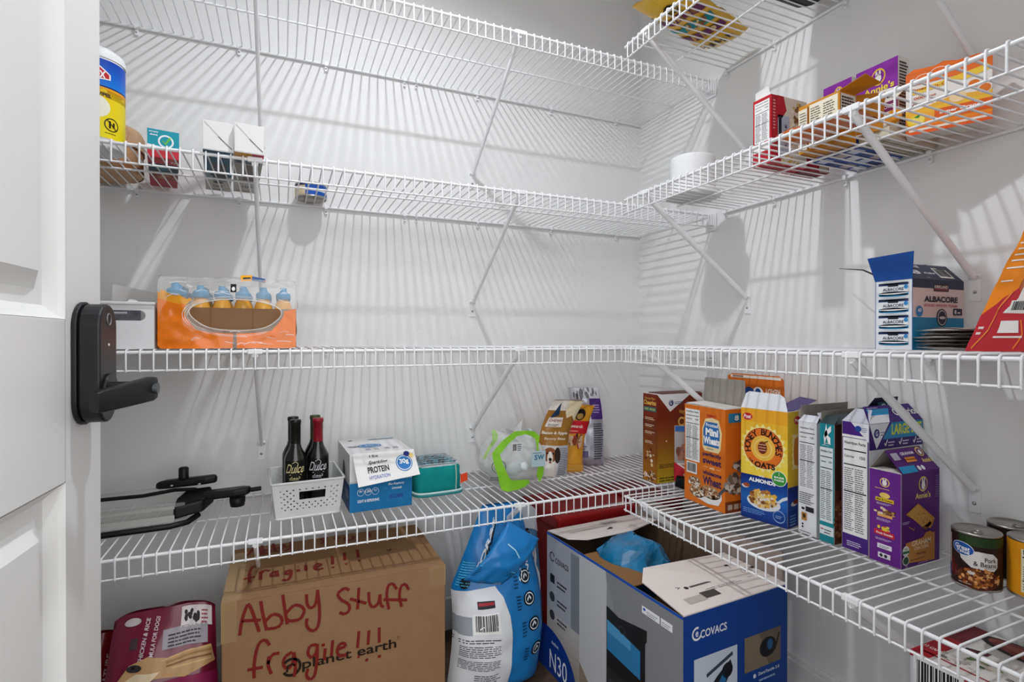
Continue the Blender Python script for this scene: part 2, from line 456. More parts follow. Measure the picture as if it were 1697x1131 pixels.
# ------------------------------------------------------------------ wire shelving
ROD, WR, LIP = .004, .0020, .0405
PITCH = .0254
TOPZ = .008                                # deck surface above the front rod's centre
def wire_mesh(d):
    g = G(M_wire); g.smooth = True
    z = ROD + WR
    path = [(0, -.002, z), (0, -d - .001, z), (0, -d - .0048, z - .0018), (0, -d - .0062, z - .0062), (0, -d - .0062, -LIP - .002)]
    g.tube(path, WR, 6, up=(1, 0, 0)); return g.mesh('wire')
def brace(parent, x, d):
    """diagonal support from the front rod down to a foot plate on the wall"""
    p0 = Vector((x, -d + .002, -.008)); p1 = Vector((x, -.010, -.292))
    g = G(M_wire); g.tube([p0, p0.lerp(p1, .06), p0.lerp(p1, .97), p1], .0095, 10, rx=.0055, up=(0, 1, .3)); 
    b = g.build('brace', parent)
    q = G(M_wire); q.box((x - .011, -.004, -.345), (x + .011, 0, -.288)); q.slab([(x - .011, -.012, -.290), (x + .011, -.012, -.290), (x + .011, -.003, -.300), (x - .011, -.003, -.300)], .004)
    q.build('foot_plate', b, bevel=.001)
    G(M_steel).lathe([(0, .003), (.003, .002), (.0042, 0), (.0042, -.001)], 12).build('screw', b, loc=(x, -.004, -.325), rot=(pi / 2, 0, 0))
    c = G(M_wire); c.box((x - .016, -d - .0062, -.0058), (x + .016, -d + .0050, .0062)); c.box((x - .007, -d - .002, -.014), (x + .007, -d + .008, -.004)); c.build('lip_clip', b, bevel=.0015)
def wall_clip(parent, x):
    g = G(M_wire); g.box((x - .005, -.013, -.006), (x + .005, 0, .007)); g.box((x - .004, -.008, -.022), (x + .004, 0, -.006)); c = g.build('wall_clip', parent, bevel=.001)
    G(M_steel).lathe([(0, .002), (.0022, .001), (.0028, 0)], 10).build('screw', c, loc=(x, -.0080, -.014), rot=(pi / 2, 0, 0))
WM = {}
def shelf(label, loc, rz, L, d, first, braces, clips, z, end=False):
    t = thing('wire_shelf', label, 'shelf', (loc[0], loc[1], z), rz, 'white wire shelves on the pantry walls')
    if d not in WM: WM[d] = wire_mesh(d)
    x = first
    while x < L - .003:
        o = bpy.data.objects.new('wire', WM[d]); col.objects.link(o); o.parent = t; o.location = (x, 0, 0); x += PITCH
    G(M_wire).tube([(0, -d, 0), (L, -d, 0)], ROD, 10).build('front_rod', t)
    G(M_wire).tube([(0, -d - .0025, -LIP), (L, -d - .0025, -LIP)], .0024, 8).build('lip_rod', t)
    G(M_wire).tube([(0, -d * .5, ROD - .0027), (L, -d * .5, ROD - .0027)], .0029, 8).build('middle_rod', t)
    G(M_wire).tube([(0, -.006, ROD - .004), (L, -.006, ROD - .004)], .004, 8).build('back_rod', t)
    for x in braces: brace(t, x, d)
    for x in clips: wall_clip(t, x)
    if end:
        g = G(M_wire); g.box((L - .020, -d - .006, -.034), (L - .001, -d + .028, .005)); g.box((L - .004, -d - .012, -.05), (L - .001, -d + .036, .009)); g.build('end_bracket', t, bevel=.0015)
        G(M_steel).lathe([(0, .002), (.003, .001), (.0036, 0)], 10).build('screw', t.children[-1], loc=(L - .0045, -d - .007, -.044), rot=(0, -pi / 2, 0))
    return t
DB, DR = .418, .405
ZB = {1: H + .8883, 2: H + .4265, 3: H - .0293, 4: H - .4812}
ZR = {1: H + .8961, 2: H + .4269, 3: H - .0288, 4: H - .4824}
phB = {1: -.5162, 2: -1.6837, 3: -1.6837, 4: -1.7045}
phR = {1: 1.1460, 2: 1.1460, 3: 1.2651, 4: 1.0373}
word = {1: 'topmost', 2: 'second highest', 3: 'eye-level', 4: 'lowest'}
YR0 = -.465                                # where the right-hand shelves begin
clipB = [-1.75, -1.49, -1.24, -.985, -.945, -.72, -.42, -.12]
for k in (1, 2, 3, 4):
    f = (phB[k] - XL) % PITCH
    shelf('%s wire shelf on the back wall' % word[k], (XL, 0), 0, -XL - .001, DB, f, [x - XL for x in (-2.1, -1.430, -.739)], [x - XL for x in clipB], ZB[k], end=True)
    f = (phR[k] + YR0) % PITCH
    shelf('%s wire shelf on the right wall' % word[k], (0, YR0), -pi / 2, YR0 - YF - .004, DR, f, [.097, .705], [.012, .20, .42, .62, .80, 1.0], ZR[k])
sB = {k: ZB[k] + TOPZ for k in ZB}; sR = {k: ZR[k] + TOPZ for k in ZR}
# ================================================================== cartons
def carton(name, label, cat, loc, dims, rz=0.0, faces=None, top=True, group=None, inside=M_board, bevel=.0008):
    """a cardboard box standing on loc (its near-left bottom corner); returns the thing"""
    t = thing(name, label, cat, loc, rz, group); sx, sy, sz = dims
    faces = faces or {}; d = ink(faces.get('*', '#ffffff')); mm = {k: ink(v) for k, v in faces.items()}; mm['*'] = d
    g = G(d)
    if top: g.box((0, 0, 0), dims, mm)
    else:
        m2 = dict(mm); g2 = G(d)
        w = .0012
        for a, b_, fc in (((0, 0, 0), (sx, w, sz), 'F'), ((0, sy - w, 0), (sx, sy, sz), 'B'), ((0, w, 0), (w, sy - w, sz), 'L'), ((sx - w, w, 0), (sx, sy - w, sz), 'R')):
            g.box(a, b_, {'*': inside, fc: mm.get(fc, d)})
        g.box((w, w, 0), (sx - w, sy - w, w), {'*': d})
    g.build('body', t, bevel=bevel if top else 0)
    return t
def flap(t, pts, m, name='flap', th=.0009, m2=None):
    g = G(m); g.slab(pts, th); return g.build(name, t)

# ---- lowest shelf on the right wall, cereal boxes from the corner outwards
z = sB[4]
# honey nut cereal, red-brown box nearest the corner
D = (.19, .073, .292)
t = carton('cereal_box', 'dark red-brown honey nut cereal box standing nearest the corner', 'cereal box', (-.247, -.421, z), D, faces={'*': '#7c2b18', 'T': '#e9e6e2'})
p = frac('L', D)
p.grad(0, 0, 1, .7, '#b4761c', '#6a2a18', 16)
p.text('Honey Nut', .5, .945, .03, '#e8b34a', 2, w=.7).text('Cheerios', .5, .90, .055, '#f0c15a', 2, w=.86, bold=.03)
p.rect(.06, .80, .94, .85, '#2f6b74', 1).text('FREE  MADE', .5, .825, .025, '#cbd66a', 2, w=.75)
for v in (.74, .66, .58, .47): p.para(.15, v - .035, .85, v, 2, '#f1dcc0', 1, seed=int(v * 100)); p.rect(.2, v - .052, .8, v - .05, '#c98a4a', 1)
p.blobs(.5, .3, .35, .12, 10, ['#e2c08a', '#f3e6cf', '#6a2f16'], .05, .1, 1, 4).blobs(.5, .06, .5, .05, 40, ['#d8c39c', '#4b2a1a', '#f0e6d6', '#8b5a2c'], .05, .11, 1, 9)
p.build('side_print', t)
p = frac('F', D)
p.grad(0, 0, 1, .75, '#c9a82c', '#7c2b18', 18)
p.poly([(0, 1), (.75, 1), (.28, .80)], '#f2f2f4', 1).disc(.30, .90, .05, '#23366f', 2, ry=.035).text('G', .29, .905, .05, '#f2f2f4', 3).para(.38, .885, .58, .92, 2, '#5a6a9a', 2)
p.text('Honey Nut', .62, .79, .06, '#f0b24a', 2).text('Cheerios', .80, .68, .11, '#f3c05c', 2, w=.7, bold=.03)
p.para(.55, .76, .8, .80, 2, '#e0892e', 2); p.rect(.52, .255, .95, .38, '#c61f2b', 1).text('LOVE', .72, .315, .07, '#ffffff', 2)
p.para(.05, .17, .6, .22, 3, '#4a2a12', 1).para(.05, .02, .7, .08, 2, '#3d4a14', 1)
p.blobs(.4, .45, .3, .1, 6, ['#e6c48e', '#f3e3c4'], .015, .03, 1, 8)
p.build('front_print', t)
G(ink('#5c2416')).box((.02, .003, .292), (.188, .07, .2945)).build('top_flap', t)

# clear snack pouch and coffee pods standing between the cereal boxes
def pouch_surface(W, Hh, T, bottom=1.0, top=0.02, waist=0.0, wr=.0035, seed=0.0, gusset=.12, crumple=22):
    """returns S(s, t, side): s, t in 0..1"""
    def S(s, t, side):
        x = (s - .5) * W * (1 - waist * sin(pi * t))
        e = (4 * s * (1 - s)) ** .55 if 0 < s < 1 else 0.0
        prof = (bottom * min(1.0, .35 + t / gusset * .65) if t < gusset else bottom) * (1 - t) ** .8 + top * t
        y = side * T * .5 * e * prof
        n = noise.noise(Vector((x * crumple + seed, side * 3.1 + seed, t * Hh * crumple))) + .5 * noise.noise(Vector((x * crumple * 2.3, seed + side, t * Hh * crumple * 2.3)))
        return Vector((x, y + n * wr * (e * .8 + .2), t * Hh))
    return S
def pouch(t, S, mf, mb=None, nu=18, nv=26, name='bag', crimp=None):
    g = G(mf); g.grid(lambda a, b: S(a, b, -1), nu, nv)
    if mb: g.cur(mb)
    g.grid(lambda a, b: S(a, b, 1), nu, nv, flip=True)
    g.grid(lambda a, b: S(a, 0, -1).lerp(S(a, 0, 1), b), nu, 2, flip=True)
    o = g.build(name, t)
    bm = bmesh.new(); bm.from_mesh(o.data); bmesh.ops.remove_doubles(bm, verts=bm.verts, dist=2e-5); bm.to_mesh(o.data); bm.free()
    return o
def pouch_print(S, side=-1, maxlen=.012):
    """u, v in 0..1 over the pouch's front"""
    def fn(u, v, h):
        u = min(max(u, .001), .999); v = min(max(v, .001), .999); e = .004
        p = S(u, v, side); a = S(min(u + e, 1), v, side) - S(max(u - e, 0), v, side); b = S(u, min(v + e, 1), side) - S(u, max(v - e, 0), side)
        n = a.cross(b); n = n.normalized() if n.length > 1e-9 else Vector((0, -1, 0))
        if n.y * side < 0: n = -n
        return p + n * h * 1.6
    return Print(fn, maxlen=.045, h0=.0012)
M_clearbag = mat('clear_bag', '#e8eef2', .12, spec=.8, alpha=.34)
M_gloss = lambda h: mat('gloss_' + h, h, .24, spec=.55, coat=.25)
S = pouch_surface(.085, .19, .045, wr=.003, seed=3)
t = thing('snack_pouch', 'clear snack pouch with blue top strip and red base, behind the coffee pods', 'snack bag', (-.150, -.455, z), -.5)
pouch(t, S, M_clearbag, nu=14, nv=20)
p = pouch_print(S); p.rect(.02, .9, .98, .99, '#2b62a8', 0).rect(.0, .05, 1, .36, '#c4273a', 0).poly([(.05, .36), (.95, .36), (.55, .2)], '#f4f2f2', 1).poly([(.15, .35), (.85, .35), (.55, .24)], '#b98a80', 2).disc(.5, .13, .16, '#e88a2c', 1, ry=.06).blobs(.5, .55, .4, .13, 60, ['#8a5a4c', '#a4705c', '#744436'], .05, .09, 0, 6).disc(.8, .75, .12, '#c96f38', 0)
p.build('front_print', t)
def kcup(loc, rx, label, body, lid):
    t = thing('coffee_pod', label, 'coffee pod', loc, 0, rot=rx)
    G(mat('pod_' + body, body, .25, metal=.55)).lathe([(0, 0), (.017, 0), (.018, .003), (.0215, .038), (.0225, .038)], 24).build('cup', t)
    G(mat('pod_lid_' + lid, lid, .3, metal=.3)).lathe([(.0255, .037), (.0255, .039), (.023, .0402), (0, .0402)], 24).build('foil_lid', t)
kcup((-.172, -.497, z), (0, 0, 0), 'silver coffee pod standing upright beside the orange cereal box', '#9a9a9c', '#d8d8da')
kcup((-.165, -.492, z + .0405), (.75, .15, 0), 'silver coffee pod tilted on top of another pod', '#a5a29e', '#c4b8ac')
kcup((-.222, -.482, z + .0226), (1.7, .3, .8), 'black coffee pod lying on its side at the shelf corner', '#1a1b1e', '#2c2e33')

z = sR[4]
# orange shredded wheat box
D = (.075, .158, .283)
t = carton('cereal_box', 'orange shredded wheat cereal box with grey flap standing up', 'cereal box', (-.269, -.732, z), D, rz=0, faces={'*': '#dd7420', 'T': '#efe9e2', 'F': '#d8701f'})
p = frac('L', D)
p.nutrition(.03, .42, .40, .955, 26, 1)
p.barcode(.06, .29, .33, .405, 1)
p.poly([(.47, .60), (.52, .56), (.85, .56), (.9, .60), (.93, .76), (.86, .88), (.7, .90), (.54, .88), (.46, .78)], '#f5e0a8', 1)
p.poly([(.50, .61), (.86, .61), (.885, .75), (.83, .855), (.55, .855), (.49, .77)], '#2f6fb4', 2)
p.text('Frosted', .70, .825, .035, '#ffffff', 3, w=.28).text('Mini', .70, .755, .075, '#ffffff', 3, w=.30, bold=.05).text('Wheats', .69, .67, .075, '#ffffff', 3, w=.38, bold=.05).para(.58, .585, .8, .60, 1, '#2a3a6a', 3)
p.text("Kellogg's", .69, .915, .04, '#c4223a', 3, w=.22, shear=.3)
for s_, v, h_, w_ in (('perfectly', .525, .05, .44), ('sweet', .46, .055, .44), ('wholesome', .345, .045, .44), ('Wheat', .265, .085, .44)): p.text(s_, .70, v, h_, '#3a2555', 2, w=w_, bold=.03)
p.text('with', .70, .40, .028, '#f3d9b0', 2, w=.12).rect(.5, .398, .6, .402, '#f3d9b0', 2).rect(.8, .398, .9, .402, '#f3d9b0', 2)
p.poly([(.12, .11), (.3, .06), (.6, .035), (.85, .05), (.93, .12), (.92, .17), (.5, .09)], '#eceae8', 1)
for cx, cy, rx_, ry_ in ((.27, .21, .16, .055), (.33, .12, .20, .06), (.66, .155, .24, .065)):
    p.disc(cx, cy, rx_, '#b48a62', 1, ry=ry_); p.blobs(cx, cy, rx_ * .9, ry_ * .85, 70, ['#d9c7ae', '#8a5c3a', '#f2ece2', '#6b4630'], .012, .028, 2, int(cx * 99))
p.stroke([(.86, .16), (1.0, .24)], .035, '#4a525a', 2)
p.build('side_print', t)
p = frac('F', D)
p.rect(.15, .87, 1, .96, '#2b7fa8', 1).text('8', .55, .915, .05, '#ffffff', 2, w=.2)
p.blobs(.5, .27, .5, .1, 90, ['#7a6a60', '#a99a8e', '#51463f', '#d8cec4'], .06, .13, 1, 7).blobs(.7, .45, .3, .05, 40, ['#7a6a60', '#cdbfb2', '#51463f'], .05, .1, 1, 8)
p.rect(0, 0, 1, .11, '#7a3a1c', 1); p.rect(.12, .03, .34, .08, '#b7a596', 2).rect(.42, .03, .64, .08, '#b7a596', 2).rect(.7, .03, .92, .08, '#b7a596', 2)
p.build('front_print', t)
flap(t, [(.0742, 0, .283), (.0742, .158, .283), (.0742, .154, .356), (.0742, .150, .360), (.0742, .006, .360), (.0742, .002, .356)], M_board, 'raised_flap')
flap(t, [(.004, .002, .2835), (.07, .002, .2845), (.07, .15, .288), (.004, .155, .2855)], ink('#efe9e2'), 'top_flap')
# second orange wheat box behind the yellow one: its printed flap stands up
D = (.07, .20, .262)
t = carton('cereal_box', 'orange cereal box by the wall whose printed flap rises behind the yellow box', 'cereal box', (-.140, -.815, z), D, faces={'*': '#dd7420', 'T': '#e6ddd2'})
f0 = [(.001, .20, .262), (.001, .002, .262), (.001, .006, .364), (.001, .02, .374), (.001, .185, .374), (.001, .199, .366)]
flap(t, f0, ink('#d9701f'), 'raised_flap')
p = Print(face_fn((.0, .20, .262), (0, -1, 0), (0, 0, 1)), scale=(.198, .112))
p.rect(.06, .9, .94, .97, '#efe3d6', 1).rect(.1, .92, .3, .955, '#8a6a52', 2).disc(.40, .48, .11, '#274a8c', 1, ry=.2).disc(.56, .5, .1, '#f2f2f2', 1, ry=.2).disc(.56, .56, .05, '#274a8c', 2, ry=.1).text('READY', .80, .60, .15, '#f6e6d4', 2, w=.25, rot=pi).para(.68, .3, .93, .46, 2, '#f6e6d4', 2).barcode(.05, .02, .28, .34, 1).text('80', .15, .62, .12, '#33251c', 2)
p.build('flap_print', t)

# honey bunches box, turned a little
D = (.05, .126, .292)
ang = math.atan2(.024, .124)
t = thing('cereal_box', 'yellow and blue honey oat cereal box with torn white flap', 'cereal box', (-.215, -.882, z), ang)
G(ink('#f3b32a')).box((0, 0, 0), D, {'*': ink('#f0ab24'), 'F': ink('#e8b92e'), 'T': ink('#e9e4ee')}).build('body', t, bevel=.0008)
p = frac('L', D)
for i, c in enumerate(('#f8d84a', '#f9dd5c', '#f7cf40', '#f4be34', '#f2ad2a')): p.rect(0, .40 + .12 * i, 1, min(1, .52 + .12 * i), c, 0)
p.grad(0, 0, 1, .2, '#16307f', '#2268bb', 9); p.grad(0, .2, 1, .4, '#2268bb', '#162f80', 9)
cx, cy = .49, .655
def ell(p, cx, cy, r, c, l): p.disc(cx, cy, r, c, l, ry=r * .126 / .292, n=40)
p = p
def sun(p):
    pts = []
    for i in range(44):
        r = .50 if i % 2 else .43; a = 2 * pi * i / 44; pts.append((cx + r * cos(a), cy + r * sin(a) * .432))
    p.poly(pts, '#fbeB96'.lower(), 1.2)
sun(p); ell(p, cx, cy, .42, '#c9481c', 1.6); ell(p, cx, cy, .405, '#ea7a2a', 2); ell(p, cx, cy, .26, '#f6c250', 2.6); ell(p, cx, cy, .19, '#f9dd8a', 3); ell(p, cx, cy, .17, '#f2b648', 3.4)
k = .432
def arc(p, s, r, a0, a1, h):
    n = len(s)
    for i, ch in enumerate(s):
        if ch == ' ': continue
        a = a0 + (a1 - a0) * i / (n - 1); vs_, fs_ = text_mesh(ch, .02)
        hh = h; x0 = min(q[0] for q in vs_); x1 = max(q[0] for q in vs_); y0 = min(q[1] for q in vs_); y1 = max(q[1] for q in vs_); kk = hh / .7
        rot = a - pi / 2; out = []
        for x, y in vs_:
            X = (x - (x0 + x1) / 2) * kk; Y = (y - .35) * kk; X, Y = X * cos(rot) - Y * sin(rot), X * sin(rot) + Y * cos(rot)
            out.append((cx + r * cos(a) + X, cy + (r * sin(a) + Y) * k))
        p._emit(out, fs_, '#2a1a18', 4)
arc(p, 'HONEY BUNCHES', .335, radians(190), radians(-12), .125)
p.text('of', .24, .535, .03, '#2a1a18', 4, w=.09, rot=-.5).text('OATS', .53, .505, .052, '#2a1a18', 4, w=.44, bold=.04)
p.disc(.48, .66, .10, '#7a2a1c', 4, ry=.055, rot=0); 
for i, q in enumerate((-.02, .005, .03)): p.rect(.40, .655 + q, .56, .661 + q, '#e9c9a0', 5)
p.stroke([(.48, .70), (.60, .725)], .012, '#7a4a22', 5)
p.disc(.15, .925, .11, '#c81f30', 2, ry=.032).text('Post', .15, .925, .035, '#ffffff', 3, w=.16, shear=.3)
p.disc(.83, .415, .155, '#ffffff', 2, ry=.066).disc(.83, .415, .145, '#3d9a3f', 3, ry=.061)
p.text('2', .83, .455, .024, '#ffffff', 4, bold=.04).text('BAGS', .83, .425, .016, '#ffffff', 4, w=.2, bold=.04).text('INSIDE', .83, .40, .015, '#ffffff', 4, w=.2, bold=.04)
p.text('with', .46, .405, .02, '#ffffff', 2, w=.12).text('ALMONDS', .47, .36, .036, '#ffffff', 2, w=.58, bold=.05)
p.disc(.10, .29, .08, '#f0e6dc', 2, ry=.018).disc(.13, .30, .075, '#a0522e', 3, ry=.018)
p.stroke([(.80, .20), (.90, .24), (1.0, .262)], .028, '#dfe3e8', 2)
p.disc(.50, .175, .36, '#e9edf2', 2, ry=.07).blobs(.49, .21, .30, .075, 130, ['#e8b45a', '#b9773a', '#f3d88e', '#f5ead2', '#8e5526', '#eec04a'], .02, .055, 3, 12)
p.para(.05, .055, .6, .10, 3, '#6fa0dc', 2); p.ring(.83, .085, .12, .008, '#9fb8e0', 2, ry=.05).para(.76, .07, .9, .1, 2, '#9fb8e0', 2)
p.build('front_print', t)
p = frac('F', D)
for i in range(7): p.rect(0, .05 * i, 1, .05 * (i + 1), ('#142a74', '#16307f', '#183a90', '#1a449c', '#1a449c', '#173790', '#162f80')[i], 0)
p.rect(0, .35, 1, 1, '#e6c236', 0).disc(.9, .92, .35, '#c81f30', 1, ry=.035).text('Po', .82, .92, .03, '#ffffff', 2, w=.35)
p.star(1.0, .65, .9, .6, 16, '#f3e28a', 1) if False else p.poly([(.35 + (.12 if i % 2 else 0), .5 + i * .03) for i in range(11)] + [(1, .8), (1, .5)], '#f6ea9c', 1)
p.poly([(.6, .54), (1, .52), (1, .78), (.62, .76), (.52, .65)], '#d98a2c', 2)
p.disc(.6, .20, .3, '#eadfd6', 1, ry=.02).disc(.75, .215, .25, '#8a3f2c', 2, ry=.02).para(.2, .02, .9, .12, 4, '#6fa0dc', 1)
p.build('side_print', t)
g = G(ink('#eef0f6')); g.slab([(.0002, .126, .292), (.0002, 0.0, .292), (.008, .012, .326), (.009, .024, .334), (.009, .108, .336), (.007, .116, .33)], .0009); f1 = g.build('torn_flap', t)
G(M_kraft_dk).slab([(.0045, .068, .305), (.0045, .062, .302), (.0062, .056, .312), (.007, .058, .322), (.0065, .066, .324), (.005, .071, .315)], -.001, n=(1, 0, .2)).build('thumb_notch', f1)
flap(t, [(.012, .004, .2935), (.05, .004, .2935), (.15, .002, .312), (.145, .044, .318), (.05, .056, .2935), (.012, .10, .2935)], ink('#5a4f80'), 'top_flap')

# white nutrition side box
def nutri_box(name, label, loc, D, col_side, fcol, gab=True):
    t = carton(name, label, 'cereal box', loc, D, faces={'*': col_side, 'F': fcol}, top=False)
    return t
D = (.18, .05, .273)
t = nutri_box('cereal_box', 'slim white cereal box showing its nutrition panel, next to the teal box', (-.202, -.951, z), D, '#e9ebee', '#d8dade')
p = frac('L', D); p.nutrition(.06, .40, .92, .975, 26, 1, bg='#eef0f2').para(.08, .27, .9, .38, 6, '#55565c', 2, .4, 3)
p.rect(.42, .205, .85, .25, '#26282c', 2).rect(.2, .215, .36, .235, '#26282c', 2).rect(.2, .12, .48, .19, '#b4813a', 2).disc(.34, .16, .07, '#2b1d12', 3, ry=.02).disc(.26, .085, .05, '#26282c', 2, ry=.009).disc(.26, .06, .05, '#26282c', 2, ry=.009).para(.1, .015, .9, .035, 1, '#8a8c92', 2)
p.build('side_print', t)
flap(t, [(0, .05, .273), (0, 0, .273), (.016, .004, .288), (.016, .046, .288)], ink('#e4e6ee'), 'side_flap')
flap(t, [(.02, .001, .273), (.175, .001, .273), (.175, .022, .294), (.03, .022, .294)], ink('#dfe0ea'), 'front_flap')
flap(t, [(.004, .049, .273), (.178, .049, .273), (.178, .046, .312), (.004, .046, .312)], M_board, 'back_flap')
# teal cereal box
D = (.18, .038, .277)
t = nutri_box('cereal_box', 'thin teal cereal box with a white script letter K', (-.205, -.997, z), D, '#1b8c98', '#5a3524')
p = frac('L', D); p.nutrition(.06, .17, .90, .80, 26, 1, bg='#e6eef0').rect(.05, .06, .95, .135, '#e6eef0', 1).rect(.12, .1, .3, .11, '#b82a3a', 2).para(.35, .075, .85, .12, 2, '#55565c', 2)
p.stroke([(.5, .97), (.42, .9), (.33, .85)], .09, '#ffffff', 2).stroke([(.78, .965), (.55, .93), (.36, .905)], .05, '#ffffff', 2).stroke([(.5, .915), (.6, .87), (.74, .855)], .06, '#ffffff', 2).text('Special', .5, .835, .014, '#d8f0f2', 2, w=.3).para(.2, .815, .8, .825, 1, '#bfe4e8', 2)
p.build('side_print', t)
p = frac('F', D); p.blobs(.12, .2, .12, .18, 60, ['#7a4a30', '#4a2a1a', '#9a6a48'], .02, .04, 1, 5); p.rect(.0, .45, .1, 1, '#3a2420', 0); p.build('front_print', t)
flap(t, [(0, .038, .277), (0, 0, .277), (.02, .003, .293), (.02, .035, .293)], ink('#3a4a4c'), 'side_flap')
flap(t, [(.012, .001, .277), (.175, .001, .277), (.17, .02, .297), (.02, .02, .297)], ink('#4c5557'), 'front_flap')
flap(t, [(.004, .037, .277), (.178, .037, .277), (.178, .036, .305), (.004, .036, .305)], M_board, 'back_flap')

# large purple multi grain box
D = (.192, .061, .288)
t = carton('cereal_box', 'tall purple and white large-size multi grain cereal box', 'cereal box', (-.196, -1.069, z), D, faces={'*': '#4a2580', 'F': '#e4e6ee'}, top=False)
p = frac('L', D); p.nutrition(.05, .12, .95, .875, 30, 1).para(.2, .03, .8, .075, 3, '#d9cfee', 1).rect(.02, .88, .95, .9, '#f4f4f2', 0)
p.poly([(.35, 1.0), (1.0, 1.0), (1.0, .86)], '#eef0f4', 2).disc(.62, .955, .12, '#2b4a9c', 3, ry=.024).para(.75, .935, .97, .975, 3, '#7a84a8', 3)
p.build('side_print', t)
p = frac('F', D); p.rect(0, .80, 1, 1.0, '#3f1f74', 0).poly([(0, 1.0), (.36, 1.0), (.13, .805)], '#eef0f4', 1).poly([(.40, 1.0), (1.0, 1.0), (1.0, .875), (.24, .875)], '#2e8fc4', 1)
p.text('LARGE SIZE', .69, .945, .085, '#d8e24a', 2, w=.58, bold=.04); p.disc(.13, .925, .05, '#2b3f7c', 2, ry=.035).text('G', .13, .925, .04, '#ffffff', 3).para(.2, .905, .3, .945, 2, '#7a84a8', 2)
for i in range(3):
    x = .27 + .27 * i; p.stroke([(x, .845), (x + .02, .825), (x + .055, .87)], .014, '#ffffff', 2); p.para(x + .07, .82, x + .20, .865, 2, '#e9e2f4', 2)
p.text('Multi Grain', .62, .70, .07, '#2a2530', 2, w=.55, bold=.01).text('Cheerios', .6, .6, .10, '#2a2530', 2, w=.8, bold=.02).para(.8, .78, .97, .785, 1, '#6a6a72', 2)
p.rect(0, 0, .05, .3, '#4a2580', 1).disc(.4, .25, .2, '#caa06a', 1, ry=.1)
p.build('front_print', t)
flap(t, [(0, .061, .288), (0, 0, .288), (.03, .012, .316), (.03, .049, .316)], ink('#c9ccd4'), 'side_flap')
fr = flap(t, [(.0, 0, .288), (.192, 0, .288), (.186, .028, .322), (.022, .028, .322)], ink('#3f1f74'), 'front_flap')
def roof_print(P0, P1, P2):    # origin, u end, v end
    P0 = Vector(P0); eu = Vector(P1) - P0; ev = Vector(P2) - P0; n = eu.cross(ev).normalized()
    return Print(lambda u, v, h: P0 + eu * u + ev * v + n * (h + .0012))
p = roof_print((.0, 0, .288), (.192, 0, .288), (0, .028, .322))
p.poly([(.0, .0), (.36, 0), (.45, .45), (.1, .45)], '#eef0f4', 1).poly([(.1, .45), (.45, .45), (.52, .8), (.115, .8)], '#2e9fd8', 1).text('Cheerios', .78, .55, .42, '#ffffff', 2, w=.46).para(.14, .85, .4, .93, 1, '#cfc6e6', 2)
p.build('flap_print', t)
flap(t, [(.05, .060, .288), (.190, .060, .288), (.175, .044, .338), (.09, .044, .338)], ink('#1e1a3c'), 'back_flap')
p = Print(lambda u, v, h: Vector((.09 + .085 * u, .0438 - h + .016 * 0, .300 + .034 * v)) ); p.rect(.1, .1, .9, .8, '#1f5a66', 1).disc(.35, .45, .12, '#dfe9ea', 2, ry=.25).disc(.62, .45, .12, '#dfe9ea', 2, ry=.25)
p.build('back_flap_print', t)

# purple graham cracker box
D = (.131, .066, .196)
t = carton('cracker_box', 'short purple graham cracker box with open roof-shaped flaps', 'cracker box', (-.204, -1.140, z), D, faces={'*': '#6a2a8c', 'F': '#54206f'}, top=False)
p = frac('L', D)
p.disc(.5, .875, .15, '#e8c66a', 1, ry=.05).disc(.5, .875, .12, '#6a2a8c', 2, ry=.04).disc(.5, .87, .07, '#f2efe8', 3, ry=.03).disc(.46, .905, .02, '#f2efe8', 3, ry=.016).disc(.54, .905, .02, '#f2efe8', 3, ry=.016).para(.2, .80, .8, .815, 1, '#e8c66a', 2)
p.disc(.5, .735, .16, '#f0cf6a', 1, ry=.03).rect(.22, .665, .78, .705, '#e8c22e', 2).text('Mac & Cheese', .5, .685, .02, '#4a2a10', 3, w=.5).para(.25, .63, .75, .655, 2, '#d9c4e6', 2)
p.blobs(.5, .56, .34, .035, 40, ['#8a5a2c', '#5a3418', '#c99a5a', '#e8d6b4'], .03, .06, 1, 4).rect(.28, .50, .74, .53, '#e8a85a', 2).para(.25, .455, .75, .485, 3, '#d9c4e6', 2)
p.blobs(.5, .375, .2, .03, 14, ['#e05a4a', '#f0a03a', '#e8d64a'], .04, .06, 1, 6).poly([(.18, .30), (.8, .285), (.8, .345), (.18, .355)], '#c8283c', 2).text('Fruit Snacks', .5, .32, .022, '#ffffff', 3, w=.5).para(.22, .245, .78, .27, 2, '#d9c4e6', 2)
p.rect(.28, .155, .72, .205, '#efeaf2', 2).para(.34, .165, .68, .195, 2, '#5a4a66', 3).rect(.3, .055, .68, .11, '#efeaf2', 2).disc(.4, .082, .05, '#333338', 3, ry=.018).disc(.54, .082, .05, '#333338', 3, ry=.018)
p.build('side_print', t)
p = frac('F', D)
p.disc(.55, .865, .115, '#e8c66a', 1, ry=.082).disc(.55, .865, .095, '#54206f', 2, ry=.066).disc(.55, .85, .05, '#f2efe8', 3, ry=.045).disc(.525, .905, .016, '#f2efe8', 3, ry=.028).disc(.575, .905, .016, '#f2efe8', 3, ry=.028)
p.text("Annie's", .54, .745, .065, '#ecd07a', 3, w=.40, bold=.02)
p.poly([(.32, .50), (.62, .36), (.78, .42), (.52, .60)], '#8a5a20', 2).poly([(.1, .57), (.42, .665), (.50, .63), (.86, .47), (.80, .40), (.74, .37), (.5, .43)], '#c08a3c', 2)
p.poly([(.14, .575), (.42, .65), (.80, .46), (.52, .40)], '#cc9a4a', 3)
rd = random.Random(3)
for i in range(26): a = rd.uniform(.25, .72); p.disc(a, .66 - a * .26 + rd.uniform(-.075, .045), .009, '#9a6a2a', 4, ry=.009, n=8)
